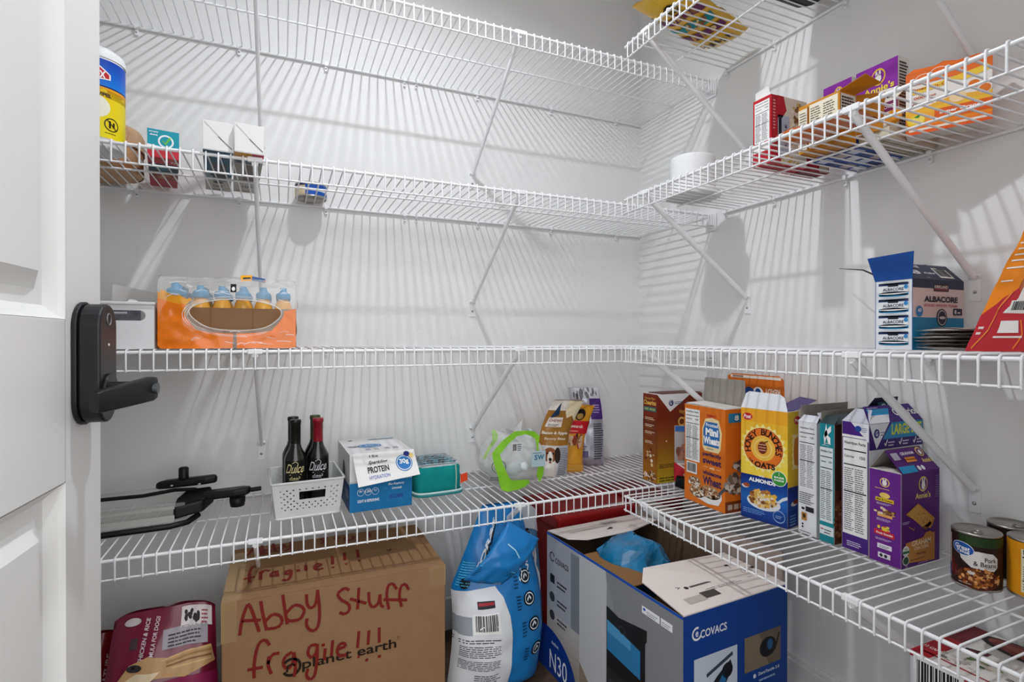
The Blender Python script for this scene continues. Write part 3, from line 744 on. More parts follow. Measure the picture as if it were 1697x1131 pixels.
p.poly([(.10, .265), (.55, .29), (.62, .335), (.75, .34), (.80, .315), (.86, .325), (.86, .02), (.10, .055)], '#c8873a', 2)
p.text('GRAHAM', .50, .245, .06, '#f0dcb8', 3, w=.50, bold=.03).text('CRACKERS', .50, .19, .035, '#f0dcb8', 3, w=.38, bold=.02).text('Honey', .50, .125, .035, '#4a2412', 3, w=.25).para(.22, .07, .72, .09, 1, '#5a3418', 3)
p.disc(.10, .185, .085, '#e6e8e2', 3, ry=.055).rect(.02, .16, .18, .185, '#2c6a44', 4).disc(.10, .085, .085, '#e6e8e2', 3, ry=.05).disc(.10, .085, .07, '#2a4a3a', 4, ry=.04).text('USDA', .10, .205, .02, '#2c6a44', 4)
p.para(.02, .47, .22, .5, 2, '#d9c4e6', 2).stroke([(.18, .43), (.25, .41), (.3, .39), (.33, .41)], .012, '#b98a4a', 2).text('12 OZ', .12, .02, .018, '#d9c4e6', 2).rect(.42, .015, .68, .028, '#9a7ab4', 2).para(.88, .7, .98, .95, 10, '#8a6aa4', 2)
p.build('front_print', t)
flap(t, [(0, .066, .196), (0, 0, .196), (.028, .014, .196 + .002), (.028, .052, .198)], ink('#e6e2dc'), 'side_flap')
flap(t, [(.0, 0, .196), (.131, 0, .196), (.120, .034, .238), (.0, .034, .238)], ink('#54206f'), 'front_flap')
p = roof_print((.0, 0, .196), (.131, 0, .196), (0, .034, .238))
p.rect(.02, .0, .42, .28, '#2a8cc0', 1).disc(.50, .14, .04, '#e8e8ee', 1, ry=.1).disc(.60, .14, .04, '#e8e8ee', 1, ry=.1).rect(.05, .55, .22, .85, '#b9b4c4', 1).rect(.32, .42, .58, .62, '#f0952e', 1).text('Honey', .45, .52, .1, '#4a2412', 2).text('GRAHAM', .46, .78, .13, '#f2eef6', 2, w=.34).disc(.80, .78, .09, '#e8c66a', 1, ry=.2).disc(.80, .78, .07, '#54206f', 2, ry=.15).disc(.8, .76, .035, '#f2efe8', 3, ry=.1).text("Annie's", .83, .42, .2, '#ecd07a', 2, w=.26)
p.build('flap_print', t)
flap(t, [(.0, .065, .196), (.130, .065, .196), (.126, .036, .240), (.004, .036, .240)], M_board, 'back_flap')

# ---- food cans at the right end of the lowest shelf
M_tin = mat('tin', '#b4b0aa', .3, metal=.9, bump=.02)
def food_can(label, loc, r, h, prints, base, rz=0):
    t = thing('food_can', label, 'can', loc, rz)
    g = G(M_tin); n = 40
    g.lathe([(0, .003), (r - .004, .003), (r - .002, 0), (r, .001), (r + .0006, .003), (r - .0006, .005)], n)
    g.build('base_rim', t); g = G(M_tin)
    g.lathe([(r - .0006, h - .005), (r + .0006, h - .003), (r, h - .001), (r - .002, h), (r - .004, h - .004), (r * .8, h - .0035), (r * .78, h - .0045), (r * .4, h - .0035), (0, h - .0038)], n); g.build('lid', t)
    G(ink(base)).lathe([(r - .0003, .0048), (r - .0003, h - .0048)], n).build('label_wrap', t)
    g = G(M_tin); g.box((-.004, -r * .55, h - .004), (.004, r * .1, h - .002)); g.tube([(.008 * cos(a), -r * .35 + .009 * sin(a), h - .0015) for a in [i * pi / 6 for i in range(13)]], .0012, 6); g.build('pull_tab', t)
    if prints:
        p = Print(cyl_fn(r - .0003, radians(180)), maxlen=.006); prints(p, r * 2 * pi, h); p.build('label_print', t)
    return t
def pb(p, W, h):                            # u is measured from the -X side, running toward -Y
    o = .105
    p.rect(.0, .006, W * .99, h - .006, '#2a1512', 0).rect(.03, h * .78, .13, h - .006, '#28401f', .5)
    p.rect(-.012 + .006, .01, .010, h - .012, '#d8cfc8', 1).para(-.004, .03, .009, h - .018, 16, '#5a2a26', 2).rect(-.006, .012, .010, h * .36, '#2a4a86', 2)
    p.poly([(.030, h * .66), (.034, h * .52), (.050, h * .40), (.084, h * .38), (.090, h * .45), (.090, h * .60), (.082, h * .68), (.060, h * .70)], '#e6e2de', 2)
    p.disc(.036, h * .70, .0185, '#e8ecf4', 3, ry=.0125, rot=-.15).disc(.036, h * .70, .0175, '#1f57a8', 4, ry=.0115, rot=-.15)
    p.text('Great', .036, h * .72, .0085, '#ffffff', 5, w=.025, rot=-.12).text('Value', .037, h * .655, .007, '#ffffff', 5, w=.022, rot=-.12)
    p.text('Pork', .078, h * .57, .0085, '#3a211c', 4, w=.018, bold=.01).text('& Beans', .070, h * .485, .0085, '#3a211c', 4, w=.034, bold=.01).para(.068, h * .425, .088, h * .44, 1, '#7a5a50', 4)
    p.disc(.060, h * .21, .034, '#5a2a18', 2, ry=.02).blobs(.062, h * .23, .032, .018, 120, ['#b8682e', '#d88a44', '#8a4520', '#e8b070', '#6a3018'], .002, .0034, 3, 5, 8).disc(.050, h * .31, .006, '#e4dcd6', 6, ry=.004, n=7)
    p.para(.030, h * .09, .06, h * .12, 1, '#d8cfc8', 3).blobs(.018, h * .3, .006, .02, 20, ['#7a2a2a', '#5a1a1c'], .003, .005, 1, 3)
food_can('tin of pork and beans with a dark label on the lowest shelf', (-.140, -1.238, z), .038, .107, pb, '#2a1512', rz=radians(-62))
def oc(p, W, h):
    p.rect(0, .006, W * .98, h - .006, '#e89a1e', 0).rect(.020, .012, .07, h - .016, '#ece6c4', 1).text('Nutrition Facts', .046, h * .80, .009, '#26241c', 2, w=.046).rect(.022, h * .70, .068, h * .725, '#26241c', 2).text('Calories', .035, h * .63, .007, '#26241c', 2, w=.022).rect(.022, h * .3, .068, h * .32, '#26241c', 2).para(.023, h * .34, .066, h * .58, 6, '#6a675a', 2, cols=2).para(.023, h * .16, .066, h * .28, 3, '#6a675a', 2)
food_can('orange-labelled food tin cut by the right edge of the picture', (-.094, -1.306, z), .038, .107, oc, '#e89a1e', rz=radians(-36))
food_can('dark food tin half hidden behind the orange tin', (-.036, -1.246, z), .036, .107, None, '#241713')
# ================================================================== lowest shelf on the back wall
z = sB[4]
# ---- long clear trough with black frame and lever handle
M_plast = mat('black_plastic', '#111214', .42, spec=.45)
M_glass = mat('clear_plastic', '#dfe3dc', .08, spec=.7, alpha=.28)
t = thing('kitchen_gadget', 'long clear plastic trough with black rails and lever handle behind the door', 'kitchen tool', (-1.80, -.225, z), radians(4))
g = G(M_glass)
def trough(u, v):
    a = pi * (1.0 + v); return Vector((u * .20, .052 * cos(a) + .0, .062 + .055 * sin(a)))
g.grid(trough, 6, 16); g.quad((.2, -.05, .064), (.2, .05, .064), (.2, .03, .012), (.2, -.03, .012)); g.build('clear_trough', t)
G(M_plast).tube([(0, -.060, .008), (.17, -.060, .008), (.205, -.050, .010), (.228, -.022, .018)], .0075, 8).build('lower_rail', t)
G(M_plast).tube([(0, .052, .066), (.10, .052, .064), (.17, .045, .072), (.22, .02, .074)], .005, 8).build('upper_rail', t)
g = G(mat('frosted_edge', '#c9ccc6', .3, alpha=.8)); g.box((0, -.054, .048), (.178, -.050, .056)); g.box((0, .046, .074), (.15, .052, .080)); g.box((0, -.058, .018), (.178, -.054, .034)); g.build('trough_edge', t)
g = G(M_plast); g.slab([(.175, -.055, .020), (.24, -.050, .030), (.262, -.010, .040), (.255, .030, .045), (.20, .045, .040), (.178, 0, .03)], .032, n=(0, 0, 1)); g.build('frame_block', t, bevel=.006)
g = G(M_plast); g.slab([(.235, -.030, .052), (.31, -.045, .056), (.345, -.040, .058), (.352, -.020, .058), (.335, -.004, .056), (.24, .010, .052)], .020, n=(0, 0, 1)); hd = g.build('handle', t, bevel=.006)
G(M_plast).tube([(.350, -.030, .068), (.375, -.034, .070)], .006, 8).build('handle_tip', hd)
G(M_plast).lathe([(0, 0), (.017, 0), (.019, .012), (.019, .024), (0, .024)], 18).build('knob', t, loc=(.318, -.030, .030))
g = G(M_plast); g.slab([(.125, .045, .076), (.24, .028, .080), (.27, .034, .082), (.268, .058, .080), (.15, .072, .076)], .022, n=(0, 0, 1)); up_ = g.build('upper_lever', t, bevel=.007)
G(M_plast).lathe([(0, 0), (.014, 0), (.012, .01), (.012, .032), (.009, .035), (0, .035)], 18).build('lever_knob', up_, loc=(.19, .050, .095))
for x, y in ((.165, .05), (.228, .035)): G(M_steel).lathe([(0, .004), (.004, .002), (.004, 0)], 10).build('rivet', up_, loc=(x, y - .024, .088))

# ---- woven-look white plastic basket with four bottles in it
t = thing('plastic_basket', 'translucent white plastic basket with perforated sides holding wine bottles', 'basket', (-1.312, -.222, z), radians(3))
M_bask = mat('frosted_plastic', '#eef0ef', .35, spec=.45, alpha=.74)
bw, bd, bh = .089, .098, .096
def ring_pts(k, zz, n=40, e=.28):
    out = []
    for i in range(n):
        a = 2 * pi * i / n; ca, sa = cos(a), sin(a)
        out.append(Vector((bw * k * math.copysign(abs(ca) ** e, ca), bd * k * math.copysign(abs(sa) ** e, sa), zz)))
    return out
# walls made of panels with real openings (a lattice): build per wall as a grid with cells removed
def wall_cell(side, u, v):                  # u 0..1 along wall, v 0..1 height
    k = .88 + .12 * v; zz = .002 + v * bh
    if side == 0: return Vector(((u * 2 - 1) * bw * k, -bd * k, zz))
    if side == 1: return Vector((bw * k, (u * 2 - 1) * bd * k, zz))
    if side == 2: return Vector(((1 - u * 2) * bw * k, bd * k, zz))
    return Vector((-bw * k, (1 - u * 2) * bd * k, zz))
g = G(M_bask)
NU, NV = 44, 26
for side in range(4):
    vs = [wall_cell(side, i / NU, j / NV) for j in range(NV + 1) for i in range(NU + 1)]; fs = []
    for j in range(NV):
        for i in range(NU):
            u = (i + .5) / NU; v = (j + .5) / NV
            handle = side in (0, 2) and abs(u - .55) < .19 and .50 < v < .72
            rim_h = side in (0, 2) and abs(u - .55) < .24 and .44 < v < .78
            hole = (not rim_h) and .18 < v < .86 and .06 < u < .94 and ((i + 2 * (j // 2)) % 4 == 0) and j % 2 == 0
            if handle or hole: continue
            fs.append((j * (NU + 1) + i, j * (NU + 1) + i + 1, (j + 1) * (NU + 1) + i + 1, (j + 1) * (NU + 1) + i))
    g.add(vs, fs)
k = .88; g.quad((-bw * k, -bd * k, .002), (bw * k, -bd * k, .002), (bw * k, bd * k, .002), (-bw * k, bd * k, .002))
g.build('body', t, solid=.0022)
rp = [Vector((sx * (bw - .006) + .008 * cos(a), sy * (bd - .006) + .008 * sin(a), bh + .002)) for sx, sy, a0 in ((1, 1, 0), (-1, 1, pi / 2), (-1, -1, pi), (1, -1, 1.5 * pi)) for a in [a0 + pi / 2 * i / 4 for i in range(5)]]
G(M_bask).tube(rp + [rp[0]], .0032, 8, cap=False).build('rim', t)
rr = .88
fp = [Vector((sx * (bw * rr - .008) + .010 * cos(a), sy * (bd * rr - .008) + .010 * sin(a), .0035)) for sx, sy, a0 in ((1, 1, 0), (-1, 1, pi / 2), (-1, -1, pi), (1, -1, 1.5 * pi)) for a in [a0 + pi / 2 * i / 4 for i in range(5)]]
G(M_bask).tube(fp + [fp[0]], .0033, 8, cap=False).build('foot_ring', t)

M_btl = mat('dark_green_glass', '#0d120a', .06, spec=.8, coat=.4)
def bottle(label, x, y, cap, glass, script, h=.247):
    t = thing('wine_bottle', label, 'bottle', (x, y, z + .0075), radians(9), 'small wine bottles in the basket')
    r = .0285
    G(glass).lathe([(0, .004), (.02, .002), (r - .002, 0), (r, .003), (r, h * .57), (r - .001, h * .595), (r * .80, h * .64), (.0160, h * .69), (.0132, h * .74), (.0125, h * .82)], 32).build('glass', t)
    G(mat('cap_' + cap, cap, .35, spec=.5)).lathe([(.0132, h * .74), (.0134, h * .955), (.0145, h * .957), (.0147, h * .985), (.0138, h), (0, h)], 28).build('foil_cap', t)
    p = Print(cyl_fn(r, radians(180)), maxlen=.006)
    u0 = r * radians(80)
    p.rect(u0 - .03, .05, u0 + .03, h * .565, '#0c0c0b', 0)
    rd = random.Random(int(abs(x) * 1e4)); c = script
    p.text('Dulce', u0, h * .485, .024, c, 1, w=.046, shear=.3, bold=.0).stroke([(u0 - .024, h * .44), (u0 + .024, h * .455)], .0012, c, 1)
    for q in range(6): a = -pi / 2 + (q - 2.5) * .5; p.stroke([(u0 + .012 * cos(a), h * .435 + .012 * sin(a)), (u0 + .016 * cos(a), h * .435 + .016 * sin(a))], .0016, c, 1)
    p.stroke([(u0 - .008, h * .54), (u0, h * .56), (u0 + .006, h * .54)], .0015, c, 1)
    p.para(u0 - .016, h * .36, u0 + .016, h * .39, 2, c, 1)
    p.build('label_print', t)
    return t
bottle('front left dark wine bottle with black cap and gold script label', -1.338, -.262, '#14140f', M_btl, '#d9cf9a')
bottle('front right dark wine bottle with a red cap', -1.280, -.254, '#8c1526', mat('black_glass', '#0a0a0c', .07, spec=.8, coat=.4), '#cfd2d6')
bottle('back left dark wine bottle, only its black cap showing', -1.343, -.198, '#16181a', M_btl, '#d9cf9a')
bottle('back right wine bottle with an olive green cap', -1.284, -.190, '#3d4a24', M_btl, '#d9cf9a')

# ---- sparkling protein drink carton
D = (.172, .235, .158)
t = carton('drink_carton', 'white and blue sparkling protein drink carton with its front flap lifted', 'carton', (-1.203, -.322, z), D, rz=radians(2), faces={'*': '#e8e8e8', 'L': '#dfe0e2'}, top=True)
p = frac('F', D); p.rect(0, 0, 1, .50, '#1878b4', 0).rect(.0, .5, 1, .53, '#c9cdd0', 0)
for i in range(3):
    x = .17 + .115 * i; p.disc(x, .33, .055, '#e6f2f8', 1, ry=.062).disc(x, .33, .049, '#1878b4', 2, ry=.055); p.text(('0g', '130', '1g')[i], x, .345, .05, '#ffffff', 3)
p.text('LIGHT & REFRESHING', .29, .18, .05, '#e6f2f8', 1, w=.34, bold=.03); p.text('Blue Raspberry', .74, .42, .05, '#e6f2f8', 1, w=.26, shear=.3).text('Lemonade', .75, .35, .045, '#e6f2f8', 1, w=.16, shear=.3).text('15 CANS', .74, .20, .075, '#2a2f8c', 1, w=.22)
p.rect(.24, .57, .74, .92, '#121214', 1).poly([(.5, .57), (.72, .57), (.70, .66), (.6, .72), (.5, .63)], '#a57a54', 2).rect(.14, .52, .42, .57, '#b58a62', 2)
p.blobs(.5, .2, .48, .18, 40, ['#5aa8d8', '#3a8cc4'], .004, .008, 1, 3)
p.build('front_print', t)
p = frac('L', D); p.rect(0, 0, 1, .46, '#1a5e96', 0).disc(.55, .62, .10, '#141416', 1, ry=.17).para(.7, .2, .95, .35, 4, '#dfe9f0', 1); p.build('side_print', t)
p = frac('T', D); p.disc(.42, .45, .2, '#2f80bc', 1, ry=.12).disc(.42, .45, .17, '#e8eef2', 2, ry=.095).disc(.42, .45, .155, '#2f80bc', 3, ry=.08).text('30g', .42, .45, .07, '#e8eef2', 4, w=.16).blobs(.16, .45, .1, .04, 12, ['#6a6a76', '#8a8a92'], .02, .04, 1, 2).rect(.5, .82, .95, .9, '#8fa6b4', 1).rect(.15, .84, .22, .9, '#55565c', 1)
for x in (.3, .44, .62, .76): p.rect(x, .18, x + .08, .28, '#a9adb4', 1)
p.build('top_print', t)
# lifted front flap hanging over the front
F0, F1, F2, F3 = Vector((.006, -.001, .159)), Vector((.176, -.001, .159)), Vector((.181, -.052, .098)), Vector((.014, -.056, .082))
g = G(ink('#ecebe8')); g.slab([F3, F2, F1, F0], .0014); fl = g.build('front_flap', t)
n_ = (F2 - F3).cross(F0 - F3).normalized()
def flapfn(u, v, h): return F3.lerp(F2, u).lerp(F0.lerp(F1, u), v) + n_ * (h + .0016)
p = Print(flapfn)
p.text('Sparkling', .37, .66, .15, '#23242a', 1, w=.30, shear=.3).text('PROTEIN', .36, .44, .20, '#23242a', 1, w=.34, bold=.03).text('HYDRATION', .36, .20, .12, '#8f98c4', 1, w=.33).text('15x', .33, .88, .08, '#55565c', 1)
p.disc(.79, .52, .135, '#2a78bc', 1, ry=.30).disc(.79, .52, .122, '#eef2f6', 2, ry=.27).disc(.79, .52, .112, '#2a78bc', 3, ry=.24).text('30g', .79, .56, .22, '#ffffff', 4, w=.15, bold=.03).disc(.86, .84, .05, '#26307a', 4, ry=.1).disc(.93, .76, .04, '#f0d88a', 4, ry=.09)
p.build('flap_print', fl)

# ---- folded teal fabric bag
t = thing('fabric_bag', 'folded teal fabric bag with a leaf-patterned top and orange tag', 'bag', (-.935, -.185, z), radians(2))
def pillow(w, d, z0, z1, n=40, e=.35, top=.9, crease=.0):
    g_rings = []
    for zz, k in ((z0, .97), (z0 + (z1 - z0) * .08, 1.0), (z0 + (z1 - z0) * .35, 1.02), (z0 + (z1 - z0) * .7, 1.0), (z1 - (z1 - z0) * .08, .98), (z1, top)):
        ring = []
        for i in range(n):
            a = 2 * pi * i / n; ca, sa = cos(a), sin(a)
            p_ = Vector((w / 2 * k * math.copysign(abs(ca) ** e, ca), d / 2 * k * math.copysign(abs(sa) ** e, sa), zz))
            nn = noise.noise(Vector((p_.x * 14, p_.y * 14, zz * 60))); p_.xy *= 1 + crease * nn
            ring.append(p_)
        g_rings.append(ring)
    return g_rings
M_teal = mat('teal_fabric', '#178c88', .8, spec=.15, noise_amt=.10, nscale=30, bump=.3, bscale=500)
R_ = pillow(.145, .15, .010, .086, crease=.045)
g = G(M_teal); n = len(R_[0]); g.smooth = True
g.add([p_ for r_ in R_ for p_ in r_], [(i * n + j, i * n + (j + 1) % n, (i + 1) * n + (j + 1) % n, (i + 1) * n + j) for i in range(len(R_) - 1) for j in range(n)]); g.build('side_panel', t)
g = G(mat('pale_fabric', '#c9d6d6', .8)); top_r = R_[-1]; g.smooth = True
c_ = Vector((0, 0, .100)); mid_r = [p_.lerp(c_, .45) + Vector((0, 0, .004)) for p_ in top_r]
g.add(top_r + mid_r + [c_], [(j, (j + 1) % n, n + (j + 1) % n, n + j) for j in range(n)] + [(n + j, n + (j + 1) % n, 2 * n) for j in range(n)]); tp = g.build('top_panel', t)
def topfn(u, v, h):
    x = (u - .5) * .13; y = (v - .5) * .135; q = max(abs(x) / .0725, abs(y) / .075); return Vector((x, y, .0905 + .0135 * (1 - q) + .003 + h))
p = Print(topfn, maxlen=.08); rd = random.Random(4)
for i in range(10):
    for j in range(8):
        u, v = (i + .5 + (.5 if j % 2 else 0)) / 10.6, (j + .5) / 8.2; p.disc(u, v, .058, rd.choice(['#123a56', '#1f6a86', '#0e2a40', '#2a8496']), 1, ry=.036, n=10, rot=rd.choice((.5, -.5)))
p.build('leaf_pattern', tp)
G(mat('mint_trim', '#a9d0c4', .7)).tube([(.050, -.0765, .012), (.051, -.0785, .05), (.050, -.0755, .088)], .004, 6, rx=.0015).build('trim_strip', t)
for zz, m_ in ((.004, ink('#2a8c90')), (.0105, ink('#bfe0dc'))):
    ring = [Vector((.079 * math.copysign(abs(cos(a)) ** .4, cos(a)), .081 * math.copysign(abs(sin(a)) ** .4, sin(a)), zz)) for a in [2 * pi * i / 40 for i in range(41)]]
    G(m_).tube(ring, .0036, 6, cap=False).build('piping', t)
G(M_teal).slab([Vector((.077 * math.copysign(abs(cos(a)) ** .4, cos(a)), .079 * math.copysign(abs(sin(a)) ** .4, sin(a)), .002)) for a in [2 * pi * i / 32 for i in range(32)]], .008).build('base_panel', t)
G(mat('orange_tag', '#f0502a', .6)).slab([(.066, -.074, .030), (.092, -.066, .034), (.090, -.066, .058), (.066, -.074, .056)], .0012).build('tag', t)

# ---- grocery bag full of empty bottles
M_pet = mat('clear_pet', '#e2ecee', .05, spec=.9, alpha=.42)
M_film = mat('white_film_bag', '#eef0ee', .2, spec=.6, alpha=.48)
t = thing('plastic_bag', 'translucent plastic bag with lime green band lying by the brace', 'plastic bag', (-.672, -.200, z), 0)
def blob(u, v, k=1.0):
    a = 2 * pi * u; ph = pi * v
    r = Vector((.110 * sin(ph) ** .62 * cos(a), .100 * sin(ph) ** .62 * sin(a), .080 - .080 * cos(ph)))
    r.z += .018 * max(0, v - .5) * (1 + cos(a * 1 - 2.2))
    n1 = noise.noise(r * 15 + Vector((3, 1, 4))); n2 = 1 - 2 * abs(noise.noise(r * 26 + Vector((7, 2, 1)))); n3 = 1 - 2 * abs(noise.noise(r * 55 + Vector((1, 5, 2))))
    c0 = Vector((0, 0, .075)); d_ = (r - c0)
    q = c0 + d_ * (k * (.95 + .15 * n1 + .035 * n2 + .012 * n3)); q.z = max(q.z, .001)
    return q
g = G(M_film); g.grid(lambda u, v: blob(u, v * .96 + .02), 110, 70); g.build('film', t)
def ribbon(name, pts, m, Y=-.312, amp=.006):
    """band of film: (crop x, crop y, width) along its middle, hugging the front of the bag"""
    g = G(m); L = []; R = []; loc = Vector((-.672, -.200, z)); n = len(pts)
    for i in range(n):
        x0, y0, w0 = pts[i]; a_ = pts[max(i - 1, 0)]; b_ = pts[min(i + 1, n - 1)]
        dx, dy = b_[0] - a_[0], b_[1] - a_[1]; d = sqrt(dx * dx + dy * dy)
        for sgn, out in ((-1, L), (1, R)):
            px, py = 740 + .2299 * (x0 - dy / d * w0 / 2 * sgn), 600 + .2299 * (y0 + dx / d * w0 / 2 * sgn)
            yy = Y + amp * noise.noise(Vector((px * .09, py * .09, 2))) + (py - 770) * -.00018 + abs(px - 838) * .00035
            q = at_plane(px, py, 1, yy) - loc; q.z = max(q.z, .003); out.append(q)
    g.smooth = True; g.add(L + R, [(i, i + 1, n + i + 1, n + i) for i in range(n - 1)]); return g.build(name, t)
M_lime = mat('lime_film', '#86cc1e', .28, spec=.5, alpha=.95)
t.rotation_euler = (0, 0, 0)
def dense(pts, k=4):
    out = []
    for a_, b_ in zip(pts, pts[1:]): out += [tuple(a_[j] + (b_[j] - a_[j]) * i / k for j in range(3)) for i in range(k)]
    return out + [pts[-1]]
ribbon('green_band', dense([(575, 508, 26), (500, 520, 40), (425, 580, 46), (355, 665, 56), (375, 740, 62), (405, 820, 70), (430, 890, 95), (490, 895, 80), (560, 875, 50), (595, 860, 26)]), M_lime)
ribbon('green_band', dense([(565, 508, 24), (620, 518, 40), (655, 545, 36), (655, 600, 14), (662, 660, 10)]), M_lime)
ribbon('green_strip', dense([(672, 720, 14), (680, 770, 46), (672, 820, 44), (672, 862, 10)]), M_lime)
ribbon('green_strip', dense([(335, 490, 20), (350, 530, 46), (345, 570, 30), (310, 620, 18), (270, 700, 22)]), mat('lime_film_pale', '#9fce5e', .3, spec=.5, alpha=.8), Y=-.29)
p = Print(lambda u, v, h: Vector((-.115 + .062 * u, -.088 - .022 * u - h, .045 + .055 * v))); p.ring(.5, .6, .33, .05, '#6a7a6a', 1, ry=.36).stroke([(.3, .75), (.4, .5), (.3, .45)], .05, '#6a7a6a', 1).stroke([(.6, .75), (.5, .6), (.65, .45)], .05, '#6a7a6a', 1).para(.1, -.15, .9, .08, 2, '#3a3f3c', 1)
p.build('film_print', t)
p = Print(lambda u, v, h: Vector((.028 + .05 * u, -.100 - h, .066 + .05 * v))); p.rect(0, 0, 1, 1, '#b9d0d6', 0).text('sw', .55, .6, .35, '#4a7a96', 1, w=.7).para(.1, .85, .9, .98, 1, '#5a7a86', 1); p.build('bottle_label_print', t)
p = Print(lambda u, v, h: Vector((-.036 + .04 * u, -.084 - h, .112 + .035 * v))); p.rect(0, 0, 1, 1, '#dfe4e6', 0).barcode(.1, .1, .5, .9, 1).para(.55, .2, .95, .9, 4, '#3a3f4c', 1); p.build('receipt_print', t)
def pet(loc, rot, h=.15, label='clear plastic bottle lying inside the bag'):
    b_ = thing('water_bottle', label, 'bottle', loc, 0, 'empty clear bottles in the plastic bag', rot=rot)
    G(M_pet).lathe([(0, 0), (.026, .0), (.029, .006), (.029, h * .62), (.026, h * .74), (.012, h * .90), (.012, h)], 20).build('body', b_)
    G(ink('#dfe8ea')).lathe([(.0135, h * .93), (.0135, h * 1.02), (0, h * 1.02)], 16).build('cap', b_)
pet((-.735, -.185, z + .045), (1.35, .2, .4), label='empty clear bottle at the left inside the plastic bag')
pet((-.632, -.185, z + .030), (0.1, .25, 0), h=.12, label='empty clear bottle standing inside the plastic bag')
pet((-.665, -.150, z + .10), (1.2, 0, 1.9), h=.12, label='empty clear bottle lying on top inside the plastic bag')
G(M_film).slab([(-.004, -.02, .150), (.028, -.02, .152), (.030, -.015, .176), (.036, -.012, .205), (.026, -.012, .196), (.006, -.016, .174)], .0015).build('tied_handle', t)

# ---- three pet-treat pouches against the wall
def pouch_thing(name, label, loc, S, mf, mb, rot, nu=18, nv=28):
    t = thing(name, label, 'treat bag', loc, 0, rot=rot); pouch(t, S, mf, mb, nu, nv); return t
def bend(S, k, x=0.0, z0=.12):
    def B(s, t, side):
        p_ = S(s, t, side); q = max(0, p_.z - z0); p_.y -= k * q * q; p_.x += x * q * q; return p_
    return B
S = bend(pouch_surface(.104, .268, .055, wr=.004, seed=11), 1.4, 1.4, .10)
t = pouch_thing('treat_bag', 'brown chew-treat bag with a collie dog picture, bent forward', (-.512, -.186, z), S, M_gloss('#a8742a'), M_gloss('#a8742a'), (0, radians(3), radians(-14)))
p = pouch_print(S)
p.rect(0, .86, 1, .995, '#e6e0d6', 0).rect(.0, .0, 1, .40, '#d9d6d0', 0).rect(.62, .0, 1, .40, '#b9bcc4', 0.5).para(.66, .02, .98, .38, 16, '#4a4c58', 1)
p.poly([(.28, .97), (.40, .80), (.16, .76)], '#24405e', 2).poly([(.12, .77), (.58, .77), (.62, .64), (.08, .64)], '#ece4d8', 1).text('CHEWS', .36, .725, .035, '#8a2a22', 2, w=.42).para(.16, .65, .54, .69, 2, '#4a3a2a', 2)
p.poly([(.5, .99), (1.0, .99), (1.0, .72), (.85, .80), (.7, .76), (.58, .84)], '#efe2c0', 1)
p.text('Bacon & Apple', .46, .56, .05, '#f4ecd8', 2, w=.84, bold=.03).text('Savory Bites', .5, .485, .045, '#f0e2c4', 2, w=.7, shear=.3)
p.disc(.36, .28, .22, '#8a4a22', 2, ry=.095).disc(.60, .28, .10, '#2a1c16', 3, ry=.10).disc(.36, .24, .09, '#efe6da', 4, ry=.085).disc(.37, .225, .055, '#171312', 5, ry=.022).disc(.28, .30, .03, '#171312', 5, ry=.012).disc(.46, .30, .03, '#171312', 5, ry=.012).poly([(.2, .20), (.5, .20), (.55, .0), (.2, .0)], '#efeae2', 3).disc(.37, .19, .04, '#7a2f2c', 5, ry=.012)
p.build('front_print', t)
S = bend(pouch_surface(.098, .242, .045, wr=.0035, seed=23, waist=.12), .35, .6, .05)
t = pouch_thing('treat_bag', 'golden yellow pet-treat pouch with a red band', (-.425, -.160, z), S, M_gloss('#dd9c2e'), M_gloss('#c98a28'), (0, radians(5), radians(-10)))
p = pouch_print(S)
p.rect(.0, .57, 1, .76, '#c3202e', 1).text('Rewards', .45, .68, .05, '#f4e4dc', 2, w=.6, shear=.2).para(.2, .60, .7, .63, 1, '#f0b0a4', 2).disc(.52, .855, .20, '#1c1712', 2, ry=.085).disc(.52, .83, .12, '#b08a4a', 3, ry=.045).disc(.52, .90, .13, '#0f0d0b', 3, ry=.03).para(.15, .945, .85, .97, 1, '#7a4a16', 2)
p.blobs(.55, .47, .25, .05, 14, ['#b58a62', '#d9b894', '#8a4a2c', '#b02a2a', '#2a1c16'], .06, .1, 2, 3).rect(0, .0, 1, .12, '#e8ae48', 1).para(.2, .04, .8, .06, 1, '#f4dca8', 2)
p.build('front_print', t)
S = bend(pouch_surface(.115, .292, .07, wr=.006, seed=31, crumple=18), .0, -.5, .1)
t = pouch_thing('treat_bag', 'silver-white treat bag with a purple top corner, rolled shut', (-.315, -.105, z), S, mat('silver_film', '#b9bbc6', .28, metal=.35, spec=.6), mat('silver_film', '#b9bbc6'), (0, 0, radians(-28)))
p = pouch_print(S)
p.rect(.62, .60, .98, .86, '#4a2a7c', 1).para(.7, .68, .95, .8, 4, '#b9a4d8', 2).para(.68, .1, .98, .56, 16, '#3a3c46', 1, .5).rect(.1, .86, .98, .99, '#d4d4d8', 1).blobs(.5, .93, .4, .05, 26, ['#55555c', '#7a7a82'], .02, .05, 2, 6).rect(.1, .12, .5, .2, '#6a5a8a', 1).para(.1, .22, .5, .28, 2, '#6a6a76', 1)
p.build('front_print', t)
# ================================================================== eye-level shelf on the back wall
z = sB[3]
